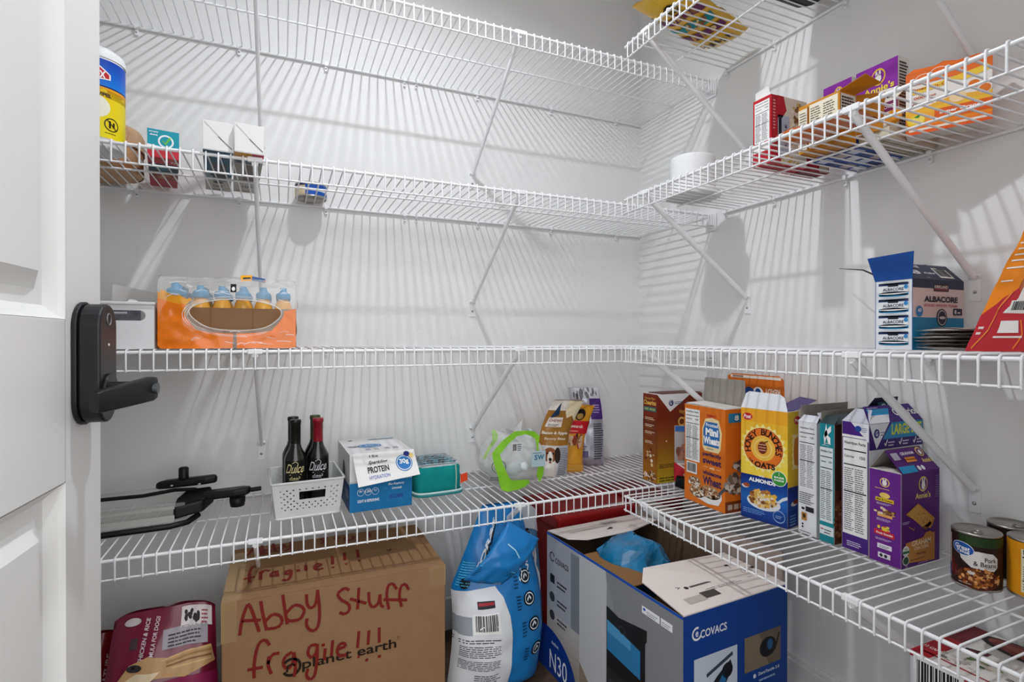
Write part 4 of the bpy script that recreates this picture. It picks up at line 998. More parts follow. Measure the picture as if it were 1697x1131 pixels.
# ---- white storage bin with handle slot
t = thing('storage_bin', 'white plastic storage bin with a handle slot, half hidden by the door', 'storage bin', (-1.935, -.405, z))
M_bin = mat('white_plastic', '#eceded', .45, spec=.35)
W_, D_, h_ = .300, .31, .103
g = G(M_bin); th = .003
def slot_wall(g, y):
    xs = [0, .135, .145, .205, .215, W_]; sx0, sx1, sz0, sz1 = .118, .284, .063, .086
    g.box((0, y, 0), (W_, y + th, sz0)); g.box((0, y, sz1), (W_, y + th, h_)); r = (sz1 - sz0) / 2
    for xa, sg in ((sx0, 1), (sx1, -1)):
        pts = [(xa + sg * (r - r * cos(pi / 2 * i / 6)), y, sz0 + r - r * sin(pi / 2 * i / 6)) for i in range(7)] 
        lo = [(xa - sg * .0, y, sz0)] + pts[::-1]; up2 = [(p_[0], p_[1], sz0 + sz1 - p_[2]) for p_ in lo]
        for poly in (lo, up2):
            P_ = [Vector(p_) for p_ in poly]; n_ = (0, 1, 0); g.slab(P_, th, n=n_)
    g.box((0, y, sz0), (sx0, y + th, sz1)); g.box((sx1, y, sz0), (W_, y + th, sz1))
slot_wall(g, 0); g.build('front_wall', t)
g = G(M_bin); g.box((0, th, 0), (th, D_, h_)); g.box((W_ - th, th, 0), (W_, D_, h_)); g.box((th, D_ - th, 0), (W_ - th, D_, h_)); g.box((th, th, 0), (W_ - th, D_ - th, th)); g.build('body', t)
g = G(M_bin)
for a, b_ in (((-.004, -.004, h_ - .004), (W_ + .002, .002, h_ + .002)), ((-.004, D_ - .002, h_ - .004), (W_ + .002, D_ + .004, h_ + .002))): g.box(a, b_)
g.build('rim', t, bevel=.001)
lf = thing('leaflet', 'grey printed leaflet standing in the white bin', 'leaflet', (-1.712, -.25, z + .008), radians(-5), rot=(radians(-6), radians(6), radians(-5)))
G(ink('#d6d3cf')).slab([(-.045, 0, 0), (.055, .01, 0), (.045, .008, .135), (.0, .0, .139), (-.056, -.004, .145)], .0008).build('sheet', lf)
p = Print(face_fn((-.04, -.001, .06), (1, .1, 0), (0, 0, 1)), scale=(.08, .07)); p.para(.0, .1, .4, .9, 7, '#4a4642', 1).rect(.85, .05, .95, .9, '#6a645e', 1).rect(.55, .3, .6, .6, '#3a3632', 1); p.build('sheet_print', lf)
rl = thing('paper_roll', 'white rolled paper leaning inside the white bin', 'paper', (-1.752, -.30, z + .02), 0, rot=(radians(20), radians(40), 0))
G(ink('#e9e9ea')).lathe([(.017, 0), (.018, .06), (.017, .115), (.013, .118), (.012, .0)], 20).build('sheet', rl)
gp = thing('grey_pouch', 'grey zip pouch lying in the white bin, seen through the slot', 'pouch', (-1.79, -.355, z + .006))
S = pouch_surface(.24, .10, .06, wr=.006, seed=41); pouch(gp, S, mat('grey_nylon', '#5c5d62', .6, noise_amt=.5, nscale=40), None, 14, 12, 'cloth'); G(ink('#b9b9bc')).tube([(-.1, -.03, .07), (.1, -.03, .074)], .003, 6).build('zipper', gp)

# ---- shrink-wrapped pack of juice bottles
PX, PY, PW, PD, PH = -1.629, -.402, .289, .225, .166
pk = thing('drink_pack', 'orange shrink-wrapped juice bottle pack torn open at the front', 'drink pack', (PX, PY, z))
M_or = mat('orange_film', '#ee7a10', .22, spec=.6, coat=.3, noise_amt=.10, nscale=18)
M_cl = mat('clear_wrap', '#f6f4f0', .06, spec=1.0, alpha=.22)
zt = .092                                    # top of the orange print
hole = (.55, .465, .33, .25)                # centre u, v and radii of the torn opening, over the front (PW x PH)
def front_pt(u, v, k=1.0):
    x = u * PW; zz = v * PH; n1 = noise.noise(Vector((x * 30, zz * 30, 5))) + .5 * noise.noise(Vector((x * 75, zz * 75, 2)))
    rnd = .016 * max(0, (v - .72) / .28) ** 2
    return Vector((x, rnd - .002 + .0022 * n1 * k, zz))
def radial(u, a):                            # a: 0 at hole edge, 1 at frame edge
    an = 2 * pi * u; c, s_ = cos(an), sin(an)
    hu, hv, hr, hs = hole
    ex = hu + hr * c * (1 + .08 * sin(3 * an)); ev = hv + hs * (s_ if s_ > 0 else s_ * .9) * (1 + .06 * cos(2 * an))
    k = min((1 - hu) / c if c > 1e-6 else 9, -hu / c if c < -1e-6 else 9, (1 - hv) / s_ if s_ > 1e-6 else 9, -hv / s_ if s_ < -1e-6 else 9)
    fx, fv = hu + c * k, hv + s_ * k
    return (ex + (fx - ex) * a, ev + (fv - ev) * a)
NA, NR = 96, 12
vs, fo, fc, fy = [], [], [], []
for j in range(NR + 1):
    for i in range(NA): vs.append(front_pt(*radial(i / NA, j / NR)))
for j in range(NR):
    for i in range(NA):
        q = (j * NA + i, j * NA + (i + 1) % NA, (j + 1) * NA + (i + 1) % NA, (j + 1) * NA + i)[::-1]
        u, v = radial((i + .5) / NA, (j + .5) / NR)
        lim = .60 + .16 * max(0, (.30 - u) / .3) if u < .4 else .60
        near = (j < 2)
        if u < .26 and lim - .06 < v < .80 - u * .5 and not near: fy.append(q); continue
        (fc if (v > lim - .05 * sin(u * 9) or (near and v > .2) or (u > .52 and u < .56 and v < .35)) else fo).append(q)
g = G(M_or); g.smooth = True; g.add(vs, fo); g.build('orange_film', pk)
g = G(M_cl); g.smooth = True; g.add(vs, fc); g.build('clear_film', pk)
if fy: g = G(mat('yellow_film', '#f4a41c', .2, spec=.6, alpha=.8)); g.smooth = True; g.add(vs, fy); g.build('yellow_film', pk)
def side(x, sg):
    def f(u, v):
        n1 = noise.noise(Vector((u * 8, v * 9, x * 40))); return Vector((x + sg * (.001 + .003 * n1), .002 + u * (PD - .004), v * PH - .0 * u))
    return f
g = G(M_or); g.grid(lambda u, v: side(0, -1)(u, v * .62), 10, 8, flip=True); g.build('side_film', pk); g = G(M_or); g.grid(lambda u, v: side(PW, 1)(u, v * .60), 10, 8); g.build('side_film', pk)
g = G(M_cl); g.grid(lambda u, v: side(0, -1)(u, .62 + v * .38), 10, 6, flip=True); g.grid(lambda u, v: side(PW, 1)(u, .60 + v * .40), 10, 6)
def roof(u, v):
    n1 = noise.noise(Vector((u * 14, v * 10, 3))); n2 = noise.noise(Vector((u * 40, v * 30, 9))); return Vector((u * PW, .014 + v * (PD - .02), PH + .010 * sin(pi * u) * sin(pi * v) + .008 * n1 + .004 * n2))
g.grid(roof, 40, 26); g.build('clear_top_film', pk)
g = G(mat('film_edge', '#f2ede6', .1, spec=.9, alpha=.55)); g.tube([front_pt(*radial(i / 64, .0)) + Vector((0, -.001, 0)) for i in range(65)], .0016, 6, cap=False); g.build('torn_edge', pk)
G(M_kraft).box((.006, .052, .002), (PW - .006, .0545, .098)).build('cardboard_divider', pk)
g = G(M_kraft_dk)
for x in (.098, .19): g.box((x, .0508, .004), (x + .0025, .0522, .096))
g.build('divider_fold', pk)
G(M_kraft).box((.006, .008, .001), (PW - .006, PD - .006, .003)).build('tray', pk)
g = G(M_kraft); g.box((.006, .046, .098), (.060, .050, .099)); 
p = Print(lambda u, v, h: front_pt(u, v) + Vector((0, -.002 - h, 0)))
p.rect(.505, .80, .548, .92, '#141414', 2).disc(.527, .85, .012, '#f2f2f2', 3, ry=.03).para(.45, .215, .58, .25, 2, '#6a5a4c', 1).text('SUNNY', .12, .15, .05, '#f08a26', 1, w=.14)
p.build('front_print', pk)
M_glint = mat('film_crease', '#ffffff', .1, spec=1.0, alpha=.5)  # white see-through streaks, painted glints along the creases of the wrap
rd = random.Random(12); p = Print(lambda u, v, h: front_pt(u, v) + Vector((0, -.0022 - h, 0)))
for i in range(34):
    if i < 20: u, v = rd.uniform(.05, .95), rd.uniform(.70, .97)
    else: u, v = rd.uniform(.15, .95), rd.uniform(.05, .24)
    l_ = rd.uniform(.03, .12); s2 = rd.uniform(-.12, .12); p.stroke([(u, v), (min(.99, u + l_ * .5), v + s2 * .35), (min(.995, u + l_), v + s2 * .3 - .01)], rd.uniform(.004, .012), M_glint, 1)
for k in range(3): p.ring(hole[0], hole[1], hole[2] * (1.06 + .05 * k), .006, M_glint, 1, ry=hole[3] * (1.06 + .06 * k), a0=rd.uniform(0, 3), a1=rd.uniform(4, 6))
p.build('crease_glints', pk)
p = Print(lambda u, v, h: Vector((.165 + .055 * u, .03 + .012 * v - h, PH - .004 + .016 * v + .003 * sin(u * 5)))); p.rect(0, 0, .45, 1, '#f0a818', 0).rect(.45, .1, 1, .8, '#1d4a7c', 0).rect(.1, .3, .4, .6, '#2a2a2a', 1).rect(.8, .2, 1, .5, '#e8631a', 1); p.build('top_label', pk)
p = Print(lambda u, v, h: Vector((PW + .004 + h, .01 + .03 * u, .095 + .028 * v))); p.disc(.5, .5, .5, '#c8202c', 0).disc(.5, .45, .35, '#f2c41e', 1).stroke([(.2, .2), (.8, .8)], .15, '#1d4a9c', 2); p.build('side_label', pk)
M_juice = mat('juice', '#f0b04a', .12, spec=.6, coat=.3); M_bcap = mat('blue_cap', '#2f90bc', .35, spec=.5)
first = None
def jbottle(x, y, label, h=.150):
    global first
    if first is None:
        b_ = thing('juice_bottle', label, 'bottle', (x, y, z + .0035), 0, 'juice bottles in the torn pack'); r = .0228
        G(M_juice).lathe([(0, 0), (r - .003, 0), (r, .004), (r, h * .55), (r - .001, h * .62), (r * .8, h * .72), (.0135, h * .79), (.0125, h * .82)], 24).build('body', b_)
        G(M_bcap).lathe([(.0172, h * .80), (.0178, h * .87), (.0165, h * .90), (.0085, h * .93), (.0078, h), (0, h)], 22).build('cap', b_)
        first = b_; return b_
    b_ = copy_tree(first); b_.location = (x, y, z + .0035); b_['label'] = label; return b_
jbottle(PX + .030, PY + .028, 'front left juice bottle with a blue cap in the torn orange pack')
nm = ('second', 'third', 'fourth', 'fifth', 'sixth')
for r_, yy in enumerate((.080, .130, .180)):
    for i in range(6):
        jbottle(PX + .028 + i * .0466, PY + yy, 'blue-capped juice bottle, %s from left in %s row of orange pack' % ((('first',) + nm)[i], ('nearest full', 'middle', 'rearmost')[r_]))

# ================================================================== second shelf on the back wall
z = sB[2]
t = thing('wipes_canister', 'blue and yellow cleaning wipes canister at the door edge', 'canister', (-1.766, -.310, z))
r = .056
G(M_bin).lathe([(0, 0), (r - .003, 0), (r, .004), (r, .198), (r - .002, .202)], 44).build('body', t)
G(M_bin).lathe([(r + .0012, .200), (r + .0012, .212), (r - .002, .220), (r - .016, .230), (.02, .234), (0, .234)], 44).build('lid', t)
p = Print(cyl_fn(r, radians(200)), maxlen=.008); u1 = r * radians(200)
p.grad(0, .020, u1, .128, '#f4e01a', '#f3d418', 6).grad(0, .110, u1, .133, '#f3d418', '#f2a51e', 5).rect(0, .133, u1, .136, '#0c1e5c', .5).grad(0, .136, u1, .196, '#1478dc', '#0a46b4', 8)
uc = r * radians(85)
p.poly([(uc - .03, .172), (uc + .006, .180), (uc + .028, .164), (uc + .028, .152), (uc - .03, .143)], '#f4f4f4', 1).poly([(uc - .03, .169), (uc + .005, .177), (uc + .025, .163), (uc + .025, .154), (uc - .03, .146)], '#c8202e', 2).text('CLOROX', uc - .010, .160, .016, '#ffffff', 3, w=.056, bold=.04)
p.text('WIPES.', uc + .014, .116, .008, '#1a2030', 2, w=.03, bold=.03).disc(uc - .005, .088, .032, '#f4f2dc', 1, ry=.026)
p.ring(uc + .030, .052, .014, .0022, '#2a2410', 2).stroke([(uc + .020, .062), (uc + .040, .042)], .002, '#2a2410', 3).rect(uc + .024, .044, .0 + uc + .028, .060, '#2a2410', 3).rect(uc + .032, .046, uc + .036, .058, '#2a2410', 3).para(uc + .016, .031, uc + .046, .035, 1, '#5a4a10', 2)
p.build('label_print', t)
t = thing('round_box', 'round tan lidded box behind the cleaning wipes canister', 'box', (-1.826, -.122, z))
M_tan = mat('tan_board', '#c9a27c', .5, spec=.35, noise_amt=.10, nscale=9)
G(M_tan).lathe([(0, 0), (.107, 0), (.113, .004), (.114, .065)], 48).build('body', t)
G(M_tan).lathe([(.116, .060), (.1165, .10), (.111, .112), (.08, .122), (0, .126)], 48).build('lid', t)
p = Print(cyl_fn(.1165, radians(200)), maxlen=.012); p.rect(0, .060, .42, .0625, '#3a241a', 1)
for q in (.16, .20, .24): p.stroke([(q - .02, .098), (q, .082), (q + .018, .094), (q + .01, .07)], .0016, '#d98a26', 1)
p.build('lid_print', t)
p = Print(cyl_fn(.1140, radians(200)), maxlen=.012); p.ring(.21, .032, .022, .003, '#d98a26', 1, ry=.018).rect(0, .002, .42, .014, '#8a6242', 1); p.build('body_print', t)
def wrap_box(label, x, y, L_, w, h, rz, faces, fprint, uprint):
    D = (w, L_, h); t = carton('wrap_box', label, 'box', (x, y, z), D, rz, faces=faces)
    p = frac('F', D); fprint(p); p.build('end_print', t); p = frac('U', D); uprint(p); p.build('underside_print', t); return t
def f1(p): p.rect(0, .35, 1, 1, '#1a9aae', 0).rect(0, 0, 1, .35, '#c42a3c', 0).disc(.58, .60, .25, '#f2f6f6', 1, ry=.24).disc(.58, .60, .19, '#1a9aae', 2, ry=.18).stroke([(.48, .62), (.56, .50), (.72, .76)], .07, '#6ac04a', 3).text('simply', .2, .90, .07, '#ffffff', 2, w=.3).text('done', .2, .80, .07, '#ffffff', 2, w=.24).poly([(0, .35), (.35, .33), (.4, .4), (0, .45)], '#f2f6f6', 1)
def u1_(p): p.rect(0, 0, 1, .3, '#a82436', 0).text('75', .82, .9, .05, '#ffffff', 2, w=.18).rect(0, .55, 1, .82, '#2a3a4c', 0).disc(.5, .66, .3, '#3a7a86', 1, ry=.05).rect(0, .82, 1, 1, '#c8323f', 0).rect(0, .3, 1, .5, '#8a3c34', 0).blobs(.5, .4, .4, .07, 20, ['#b07a52', '#8a4a34'], .08, .14, 1, 2)
wrap_box('teal and red kitchen wrap box lying beside the tan round box', -1.663, -.325, .285, .064, .066, radians(9.5), {'*': '#a82838', 'T': '#1a9aae'}, f1, u1_)
def f2(p): p.stroke([(.05, .95), (.95, .1)], .02, '#c4c4c6', 1).stroke([(.5, .5), (.95, .12)], .022, '#4a4a50', 2).rect(.02, .02, .98, .04, '#c9c9ca', 1)
def u2(p): p.rect(0, .0, 1, .42, '#b9b4ac', 0).rect(0, .42, 1, 1, '#1f5a72', 0).rect(.3, .3, .8, .75, '#4a4a50', 1).disc(.5, .26, .2, '#2a2a2e', 1, ry=.03).text('OAT', .5, .15, .06, '#3a3a3e', 2, w=.4).para(.15, .03, .85, .08, 2, '#4a4640', 1).rect(.0, .3, .2, .5, '#8a9aa0', 1)
def u3(p): p.rect(0, .0, 1, .3, '#b9b4ac', 0).rect(0, .3, 1, .9, '#9a948a', 0).rect(0, .9, .6, 1, '#d9a43a', 0).rect(.6, .9, 1, 1, '#c8405a', 0).rect(.05, .78, .9, .9, '#2a4a5a', 1).rect(.35, .35, .8, .75, '#6a5a52', 1).text('107', .55, .18, .06, '#3a3a3e', 2, w=.4).para(.1, .03, .85, .08, 2, '#4a4640', 1).rect(.0, .28, .2, .34, '#a0b43a', 1)
wrap_box('white-ended long carton with a blue underside, left of a pair', -1.537, -.428, .37, .0625, .068, radians(5.5), {'*': '#ecebea', 'L': '#d9d6d0'}, f2, u2)
wrap_box('white-ended long carton with yellow and red edge, right of a pair', -1.472, -.438, .37, .0625, .068, radians(4.5), {'*': '#ecebea', 'R': '#c9c2b8'}, f2, u3)
def tn(p, W, h): p.rect(0, .008, W, h - .008, '#d9c9a8', 0).rect(W * .35, .006, W * .72, h - .006, '#2056b4', 1).rect(W * .35, .018, W * .72, .024, '#e8edf6', 2).rect(W * .75, .008, W * .95, h * .6, '#d87a5c', 1).rect(0, h - .012, W, h - .006, '#1c2a5c', 1)
t = food_can('flat tuna tin with a blue label alone on the second shelf', (-1.288, -.056, z), .046, .046, tn, '#d9c9a8', rz=radians(-60))

# ================================================================== top shelf on the right wall
z = sR[1]
S = pouch_surface(.15, .36, .085, wr=.006, seed=51, bottom=1.0, gusset=.2)
t = thing('snack_bag', 'yellow snack bag lying on the topmost right-hand shelf, hanging over the lip', 'snack bag', (-.090, -.555, z + .043), 0, rot=(radians(90), 0, radians(-79)))
# local z runs along the bag, local -y faces up or down
t.rotation_euler = Matrix(((0.0, 0.25, -0.968), (0.0, 0.968, 0.25), (1.0, 0, 0))).to_euler() if False else (radians(90), 0, radians(-76))
o = pouch(t, S, M_gloss('#e0b01e'), M_gloss('#e0b01e'), 18, 30)
for sd in (-1, 1):
    p = pouch_print(S, sd)
    for k, c in ((.30, '#6a2f5c'), (.45, '#1a8c94'), (.60, '#6a2f5c')):
        p.poly([(.08, k + .03), (.30, k), (.55, k + .03), (.92, k - .02), (.92, k + .07), (.55, k + .11), (.30, k + .08), (.08, k + .10)], c, 1).blobs(.5, k + .05, .3, .02, 8, ['#c99a4a', '#8a5a2c', '#e8d090'], .03, .05, 2, int(k * 50))
    for i in range(6): p.stroke([(.16 + i * .12, .10), (.20 + i * .12, .20)], .03, '#2a2216', 1); p.stroke([(.16 + i * .12, .19), (.24 + i * .12, .13)], .022, '#2a2216', 1)
    p.ring(.5, .78, .12, .02, '#2a2216', 1, ry=.05).para(.35, .76, .65, .80, 2, '#2a2216', 1).para(.03, .3, .07, .8, 12, '#2a2216', 1)
    p.build('bag_print', t)
t = thing('black_tray', 'black plastic tray base at the top edge above the right wall shelf', 'tray', (-.215, -.99, z))
g = G(M_plast); g.slab([(.0, .0, .0), (.17, .0, 0), (.17, .17, 0), (.14, .195, 0), (.03, .195, 0), (.0, .17, 0)], .05); g.build('body', t, bevel=.012)
G(mat('dark_grey_plastic', '#3c3d40', .4)).slab([(.02, .02, .05), (.15, .02, .05), (.15, .16, .05), (.13, .175, .05), (.04, .175, .05), (.02, .16, .05)], .006).build('inner_ridge', t)
D = (.175, .60, .22)
t = carton('storage_box', 'brown cardboard box on the topmost right-hand shelf, above the picture', 'box', (-.405, -1.42, z), D, faces={'*': '#a98256'})
G(ink('#c9b48c')).box((0, .28, .22), (.175, .32, .2205)).build('tape', t)

# ================================================================== second shelf on the right wall
z = sR[2]
t = thing('white_canister', 'plain white round canister at the corner end of the shelf', 'canister', (-.212, -.545, z))
G(M_bin).lathe([(0, 0), (.078, 0), (.082, .003), (.082, .012), (.068, .018), (.066, .024)], 44).build('base_flange', t)
G(M_bin).lathe([(.066, .020), (.066, .114), (.064, .120), (.058, .122), (.056, .117), (.030, .117), (.028, .120), (0, .120)], 44).build('body', t)
D = (.125, .054, .168)
t = carton('snack_box', 'red and white snack box standing with torn white top flap', 'box', (-.272, -.880, z), D, faces={'*': '#bc1f30', 'T': '#e6dcd8', 'R': '#b98a80'})
p = frac('L', D); p.nutrition(.10, .34, .92, .95, 22, 1).rect(0, 0, 1, .2, '#b01c2c', 0).rect(.05, .2, .95, .3, '#eee8e6', 1); p.build('side_print', t)
p = frac('F', D); p.rect(.28, .0, 1, 1, '#e4dccb', 0).poly([(.16, 1), (.34, 1), (.42, .8), (.24, .62), (.16, .7)], '#bc1f30', 1).rect(.18, .12, .5, .72, '#b9c4d6', 1).rect(.20, .42, .28, .7, '#1c1c22', 2).text('KETTLE', .40, .42, .06, '#23283c', 2, w=.34, rot=pi / 2, bold=.04).blobs(.75, .62, .24, .33, 60, ['#efe6c8', '#d9b45a', '#f6f0e0', '#8a6a3a'], .03, .06, 1, 9).stroke([(.62, .74), (.9, .58)], .05, '#8a5a2a', 5).blobs(.5, .08, .3, .06, 20, ['#efe6c8', '#d9b45a'], .03, .05, 2, 4).para(.05, .5, .12, .95, 10, '#e8b0b0', 1); p.build('front_print', t)
flap(t, [(.004, .050, .168), (.004, .004, .168), (.0, .008, .190), (.0, .046, .186)], ink('#f2f0ee'), 'torn_flap')
D = (.085, .05, .05)
t = carton('snack_box', 'small red box lying low behind the red and white snack box', 'box', (-.140, -.875, z), D, faces={'*': '#a81e2c', 'U': '#8a1a26'})
p = frac('F', D); p.rect(.55, 0, .95, 1, '#cdbb9a', 0).rect(.1, .2, .45, .8, '#c4303c', 1).text('KETTLE', .27, .5, .3, '#3a0a10', 2, w=.28, rot=pi / 2); p.build('front_print', t)
p = frac('U', D); p.rect(.1, .2, .9, .5, '#5a1018', 0); p.build('underside_print', t)
# flat boxes lying on the wires
def flat_box(label, x, y, D, base, up_):
    t = carton('flat_box', label, 'box', (x, y, z), D, faces={'*': base}); p = frac('U', D); up_(p); p.build('underside_print', t); return t
def ub(p):
    for i in range(4):
        for j in range(3): p.rect(.04 + .25 * i, .06 + .33 * j, .22 + .25 * i, .30 + .33 * j, ('#c9d2e2', '#23386e', '#b8a8a4', '#dfe4ea')[(i + j * 2) % 4], 1)
def uc_(p):
    for i in range(6): p.rect(.02, .05 + .16 * i, .98, .075 + .16 * i, '#2f2a26', 1)
    for i in range(4): p.rect(.1 + .25 * i, .02, .11 + .25 * i, .98, '#6a6258', 1)
flat_box('flat blue box with white panels lying under the purple boxes', -.176, -1.030, (.166, .115, .024), '#1f4a9c', ub)
flat_box('flat cream box with dark lines lying next to the flat blue box', -.176, -1.098, (.166, .066, .024), '#cfc6b2', uc_)
z2 = z + .0245
def mac(label, x, y, w):
    D = (.04, w, .166); t = carton('pasta_box', label, 'box', (x, y, z2), D, faces={'*': '#efece6', 'L': '#8a2aa0', 'F': '#e9e6e0'}, group=None)
    p = frac('L', D); p.rect(0, .0, 1, .52, '#efe9dd', 0).disc(.5, .52, .62, '#efe9dd', .5, ry=.10).disc(.55, .82, .17, '#ecc23e', 1, ry=.115).disc(.55, .82, .14, '#8a2aa0', 2, ry=.09).disc(.55, .80, .075, '#f4f2ee', 3, ry=.06).disc(.51, .87, .025, '#f4f2ee', 3, ry=.035).disc(.59, .87, .025, '#f4f2ee', 3, ry=.035)
    p.text("Annie's", .56, .66, .09, '#f2d24e', 3, w=.72, bold=.03).text('ORGANIC', .62, .50, .05, '#1e1c20', 3, w=.62, bold=.02).rect(.38, .30, 1.0, .43, '#7a2a58', 2).text('MAC & CHEESE', .69, .365, .045, '#f2e8ee', 3, w=.56).disc(.9, .2, .2, '#e0962a', 2, ry=.1)
    p.build('front_print', t)
    p = frac('F', D); p.para(.1, .05, .9, .95, 22, '#2a2a2e', 1, .55); p.build('side_print', t)
mac('purple and white pasta box on the right of the two, its logo in full', -.130, -1.088, .093)
mac('purple and white pasta box on the left, mostly behind the gold box', -.130, -.985, .072)
D = (.055, .10, .112)
t = carton('gold_box', 'gold snack box with a cream nutrition panel and open end flaps', 'box', (-.252, -1.040, z), D, faces={'*': '#c8841c', 'L': '#c98a2a'})
p = frac('L', D); p.rect(.0, .06, .22, .92, '#e9e2cf', 1).para(.03, .1, .2, .88, 14, '#6a6252', 2).rect(.23, .05, .26, .93, '#7a4a1a', 1).rect(.28, .06, .96, .95, '#ece6d2', 1).para(.31, .1, .93, .9, 16, '#5c5646', 2, cols=2); p.build('side_print', t)
p = frac('F', D); p.rect(.05, .3, .95, .95, '#dfdcd4', 1).para(.1, .32, .9, .92, 10, '#2c2a28', 2, .6); p.build('end_print', t)
flap(t, [(0, 0, .112), (.055, 0, .112), (.062, -.05, .118), (.006, -.052, .125)], ink('#c8841c'), 'end_flap'); flap(t, [(.055, 0, .02), (.055, 0, .11), (.075, -.05, .10), (.075, -.045, .02)], ink('#b87416'), 'end_flap')
S = pouch_surface(.09, .17, .036, wr=.006, seed=61)
t = thing('chip_bag', 'crumpled orange foil snack bag lying near the shelf lip', 'snack bag', (-.312, -.955, z + .020), 0, rot=(radians(90), 0, radians(10)))
pouch(t, S, M_gloss('#c8641e'), M_gloss('#b8541a'))
p = pouch_print(S, 1); p.para(.15, .35, .85, .75, 12, '#e6e2dc', 1, .6).rect(.1, .8, .9, .95, '#e0862e', 1); p.build('back_print', t)
# orange vitamin drink mix box
D = (.05, .138, .130); ang = radians(24)
t = carton('vitamin_box', 'white and orange vitamin drink mix box with a torn top', 'box', (-.088, -1.238, z), D, ang, faces={'*': '#e8822a', 'L': '#efe9e2', 'F': '#dd7420', 'B': '#e8862e', 'U': '#d9d3ca'})
p = frac('L', D)
p.grad(0, 0, 1, .12, '#e85a1e', '#ee7a22', 4).grad(0, .12, 1, .40, '#f08a26', '#f6c03a', 8).poly([(0, .36), (.55, .50), (1, .46), (1, .40), (.4, .40)], '#f0b43a', 1).rect(.35, .17, 1, .34, '#e2601e', 2).text('Super Orange', .66, .27, .065, '#ffffff', 3, w=.5, bold=.03).rect(.04, .05, .95, .085, '#f4e4d4', 2)
p.rect(0, .80, 1, 1, '#e8702a', 1).disc(.22, .89, .10, '#f6ece2', 2, ry=.07).disc(.22, .89, .09, '#e8702a', 3, ry=.06).disc(.40, .94, .10, '#f6ece2', 2, ry=.07).disc(.40, .94, .09, '#e8702a', 3, ry=.06).poly([(.5, .78), (.95, .86), (1, .78), (.7, .70)], '#f2c83e', 2)
p.poly([(.05, .72), (.48, .78), (.48, .70), (.2, .66), (.16, .62), (.14, .66), (.05, .64)], '#f2cb4a', 2).text('Emergen-C', .28, .72, .06, '#a84a1e', 3, w=.42, shear=.15).text('1000 mg', .22, .58, .055, '#c0561e', 3, w=.30).text('Vitamin C', .24, .49, .055, '#8a3a2a', 3, w=.36)
p.disc(.13, .22, .11, '#f4d030', 2, ry=.10).disc(.15, .23, .08, '#f8e06a', 3, ry=.07).poly([(.10, .28), (.2, .33), (.16, .26)], '#3a8a2e', 4)
p.disc(.80, .60, .075, '#f4ece4', 2, ry=.075).disc(.80, .60, .065, '#e07a2a', 3, ry=.065).disc(.92, .50, .075, '#f4ece4', 2, ry=.075).disc(.92, .50, .065, '#e07a2a', 3, ry=.065).disc(.62, .46, .1, '#f4d6a4', 2, ry=.08)
p.build('front_print', t)
flap(t, [(.0, .138, .130), (0, .0, .130), (.002, .02, .137), (.004, .05, .135), (.004, .075, .142), (.002, .09, .136), (.002, .125, .139)], ink('#e8702a'), 'torn_flap')

# ================================================================== eye-level shelf on the right wall
z = sR[3]
D = (.176, .072, .142)
t = carton('tuna_box', 'white and teal tuna multipack box with an open blue flap', 'box', (-.222, -1.170, z), D, faces={'*': '#e9e4e2', 'L': '#eceff2', 'F': '#dfd2d0'}, top=False, inside=ink('#1d4f9c'))
p = frac('L', D)
for i in range(4):
    v = .055 + .235 * i
    p.rect(.10, v + .02, .90, v + .20, '#2f8cc0', 1).disc(.5, v + .025, .40, '#2f8cc0', 1, ry=.022).rect(.10, v + .055, .90, v + .185, '#eef2f4', 2).disc(.5, v + .055, .40, '#eef2f4', 2, ry=.02).rect(.10, v + .165, .90, v + .2, '#2c3f6c', 3).disc(.5, v + .2, .40, '#b9c0c8', 3, ry=.022)
    p.text('ALBACORE', .5, v + .11, .042, '#26304c', 4, w=.56, bold=.02).rect(.36, v + .148, .64, v + .178, '#20202c', 4).disc(.84, v + .135, .055, '#3f8fd0', 4, ry=.03).para(.22, v + .075, .78, v + .088, 1, '#8fa0b4', 4)
p.build('side_print', t)
p = frac('F', D); p.rect(0, 0, 1, .46, '#1f86b4', 0).rect(0, .88, 1, 1, '#25304c', 0).rect(.39, .84, .69, .95, '#26262e', 1).text('KIRKLAND', .54, .905, .045, '#eeeae6', 2, w=.26).rect(.41, .86, .67, .872, '#b02a30', 2)
p.text('ALBACORE', .54, .725, .085, '#232838', 2, w=.66, bold=.04).text('SOLID WHITE TUNA', .54, .635, .038, '#b03038', 2, w=.66, bold=.01).disc(.55, .46, .105, '#2a3144', 2, ry=.13).disc(.55, .46, .085, '#d6d2d2', 3, ry=.11).disc(.55, .46, .075, '#2a3144', 4, ry=.098).disc(.55, .46, .06, '#d6d2d2', 5, ry=.02)
p.disc(.12, .545, .065, '#2f7fb8', 2, ry=.08).text('43', .12, .56, .05, '#ffffff', 3).rect(.78, .50, .96, .60, '#2a3144', 2).text('8', .82, .55, .06, '#ffffff', 3).para(.86, .53, .94, .57, 1, '#ffffff', 3).text('IN WATER', .55, .29, .032, '#dfeaf0', 2, w=.3).para(.06, .05, .3, .1, 2, '#8fc0d8', 1); p.build('front_print', t)
f_ = flap(t, [(.0, .072, .142), (.0, .0, .142), (-.006, -.006, .196), (-.010, .082, .192)], ink('#1d4f9c'), 'side_flap')
flap(t, [(.0, 0, .142), (.176, 0, .142), (.168, .030, .178), (-.002, .030, .176)], ink('#25304c'), 'front_flap')
p = roof_print((.0, 0, .142), (.176, 0, .142), (-.002, .030, .176)); p.text('IN WATER', .22, .84, .16, '#e9edf2', 1, w=.28).text('8', .17, .45, .28, '#e9edf2', 1).text('7oz cans', .33, .45, .15, '#e9edf2', 1).para(.3, .1, .38, .18, 1, '#9fb0c8', 1); p.barcode(.58, .15, .86, .82, 1); p.build('flap_print', t)
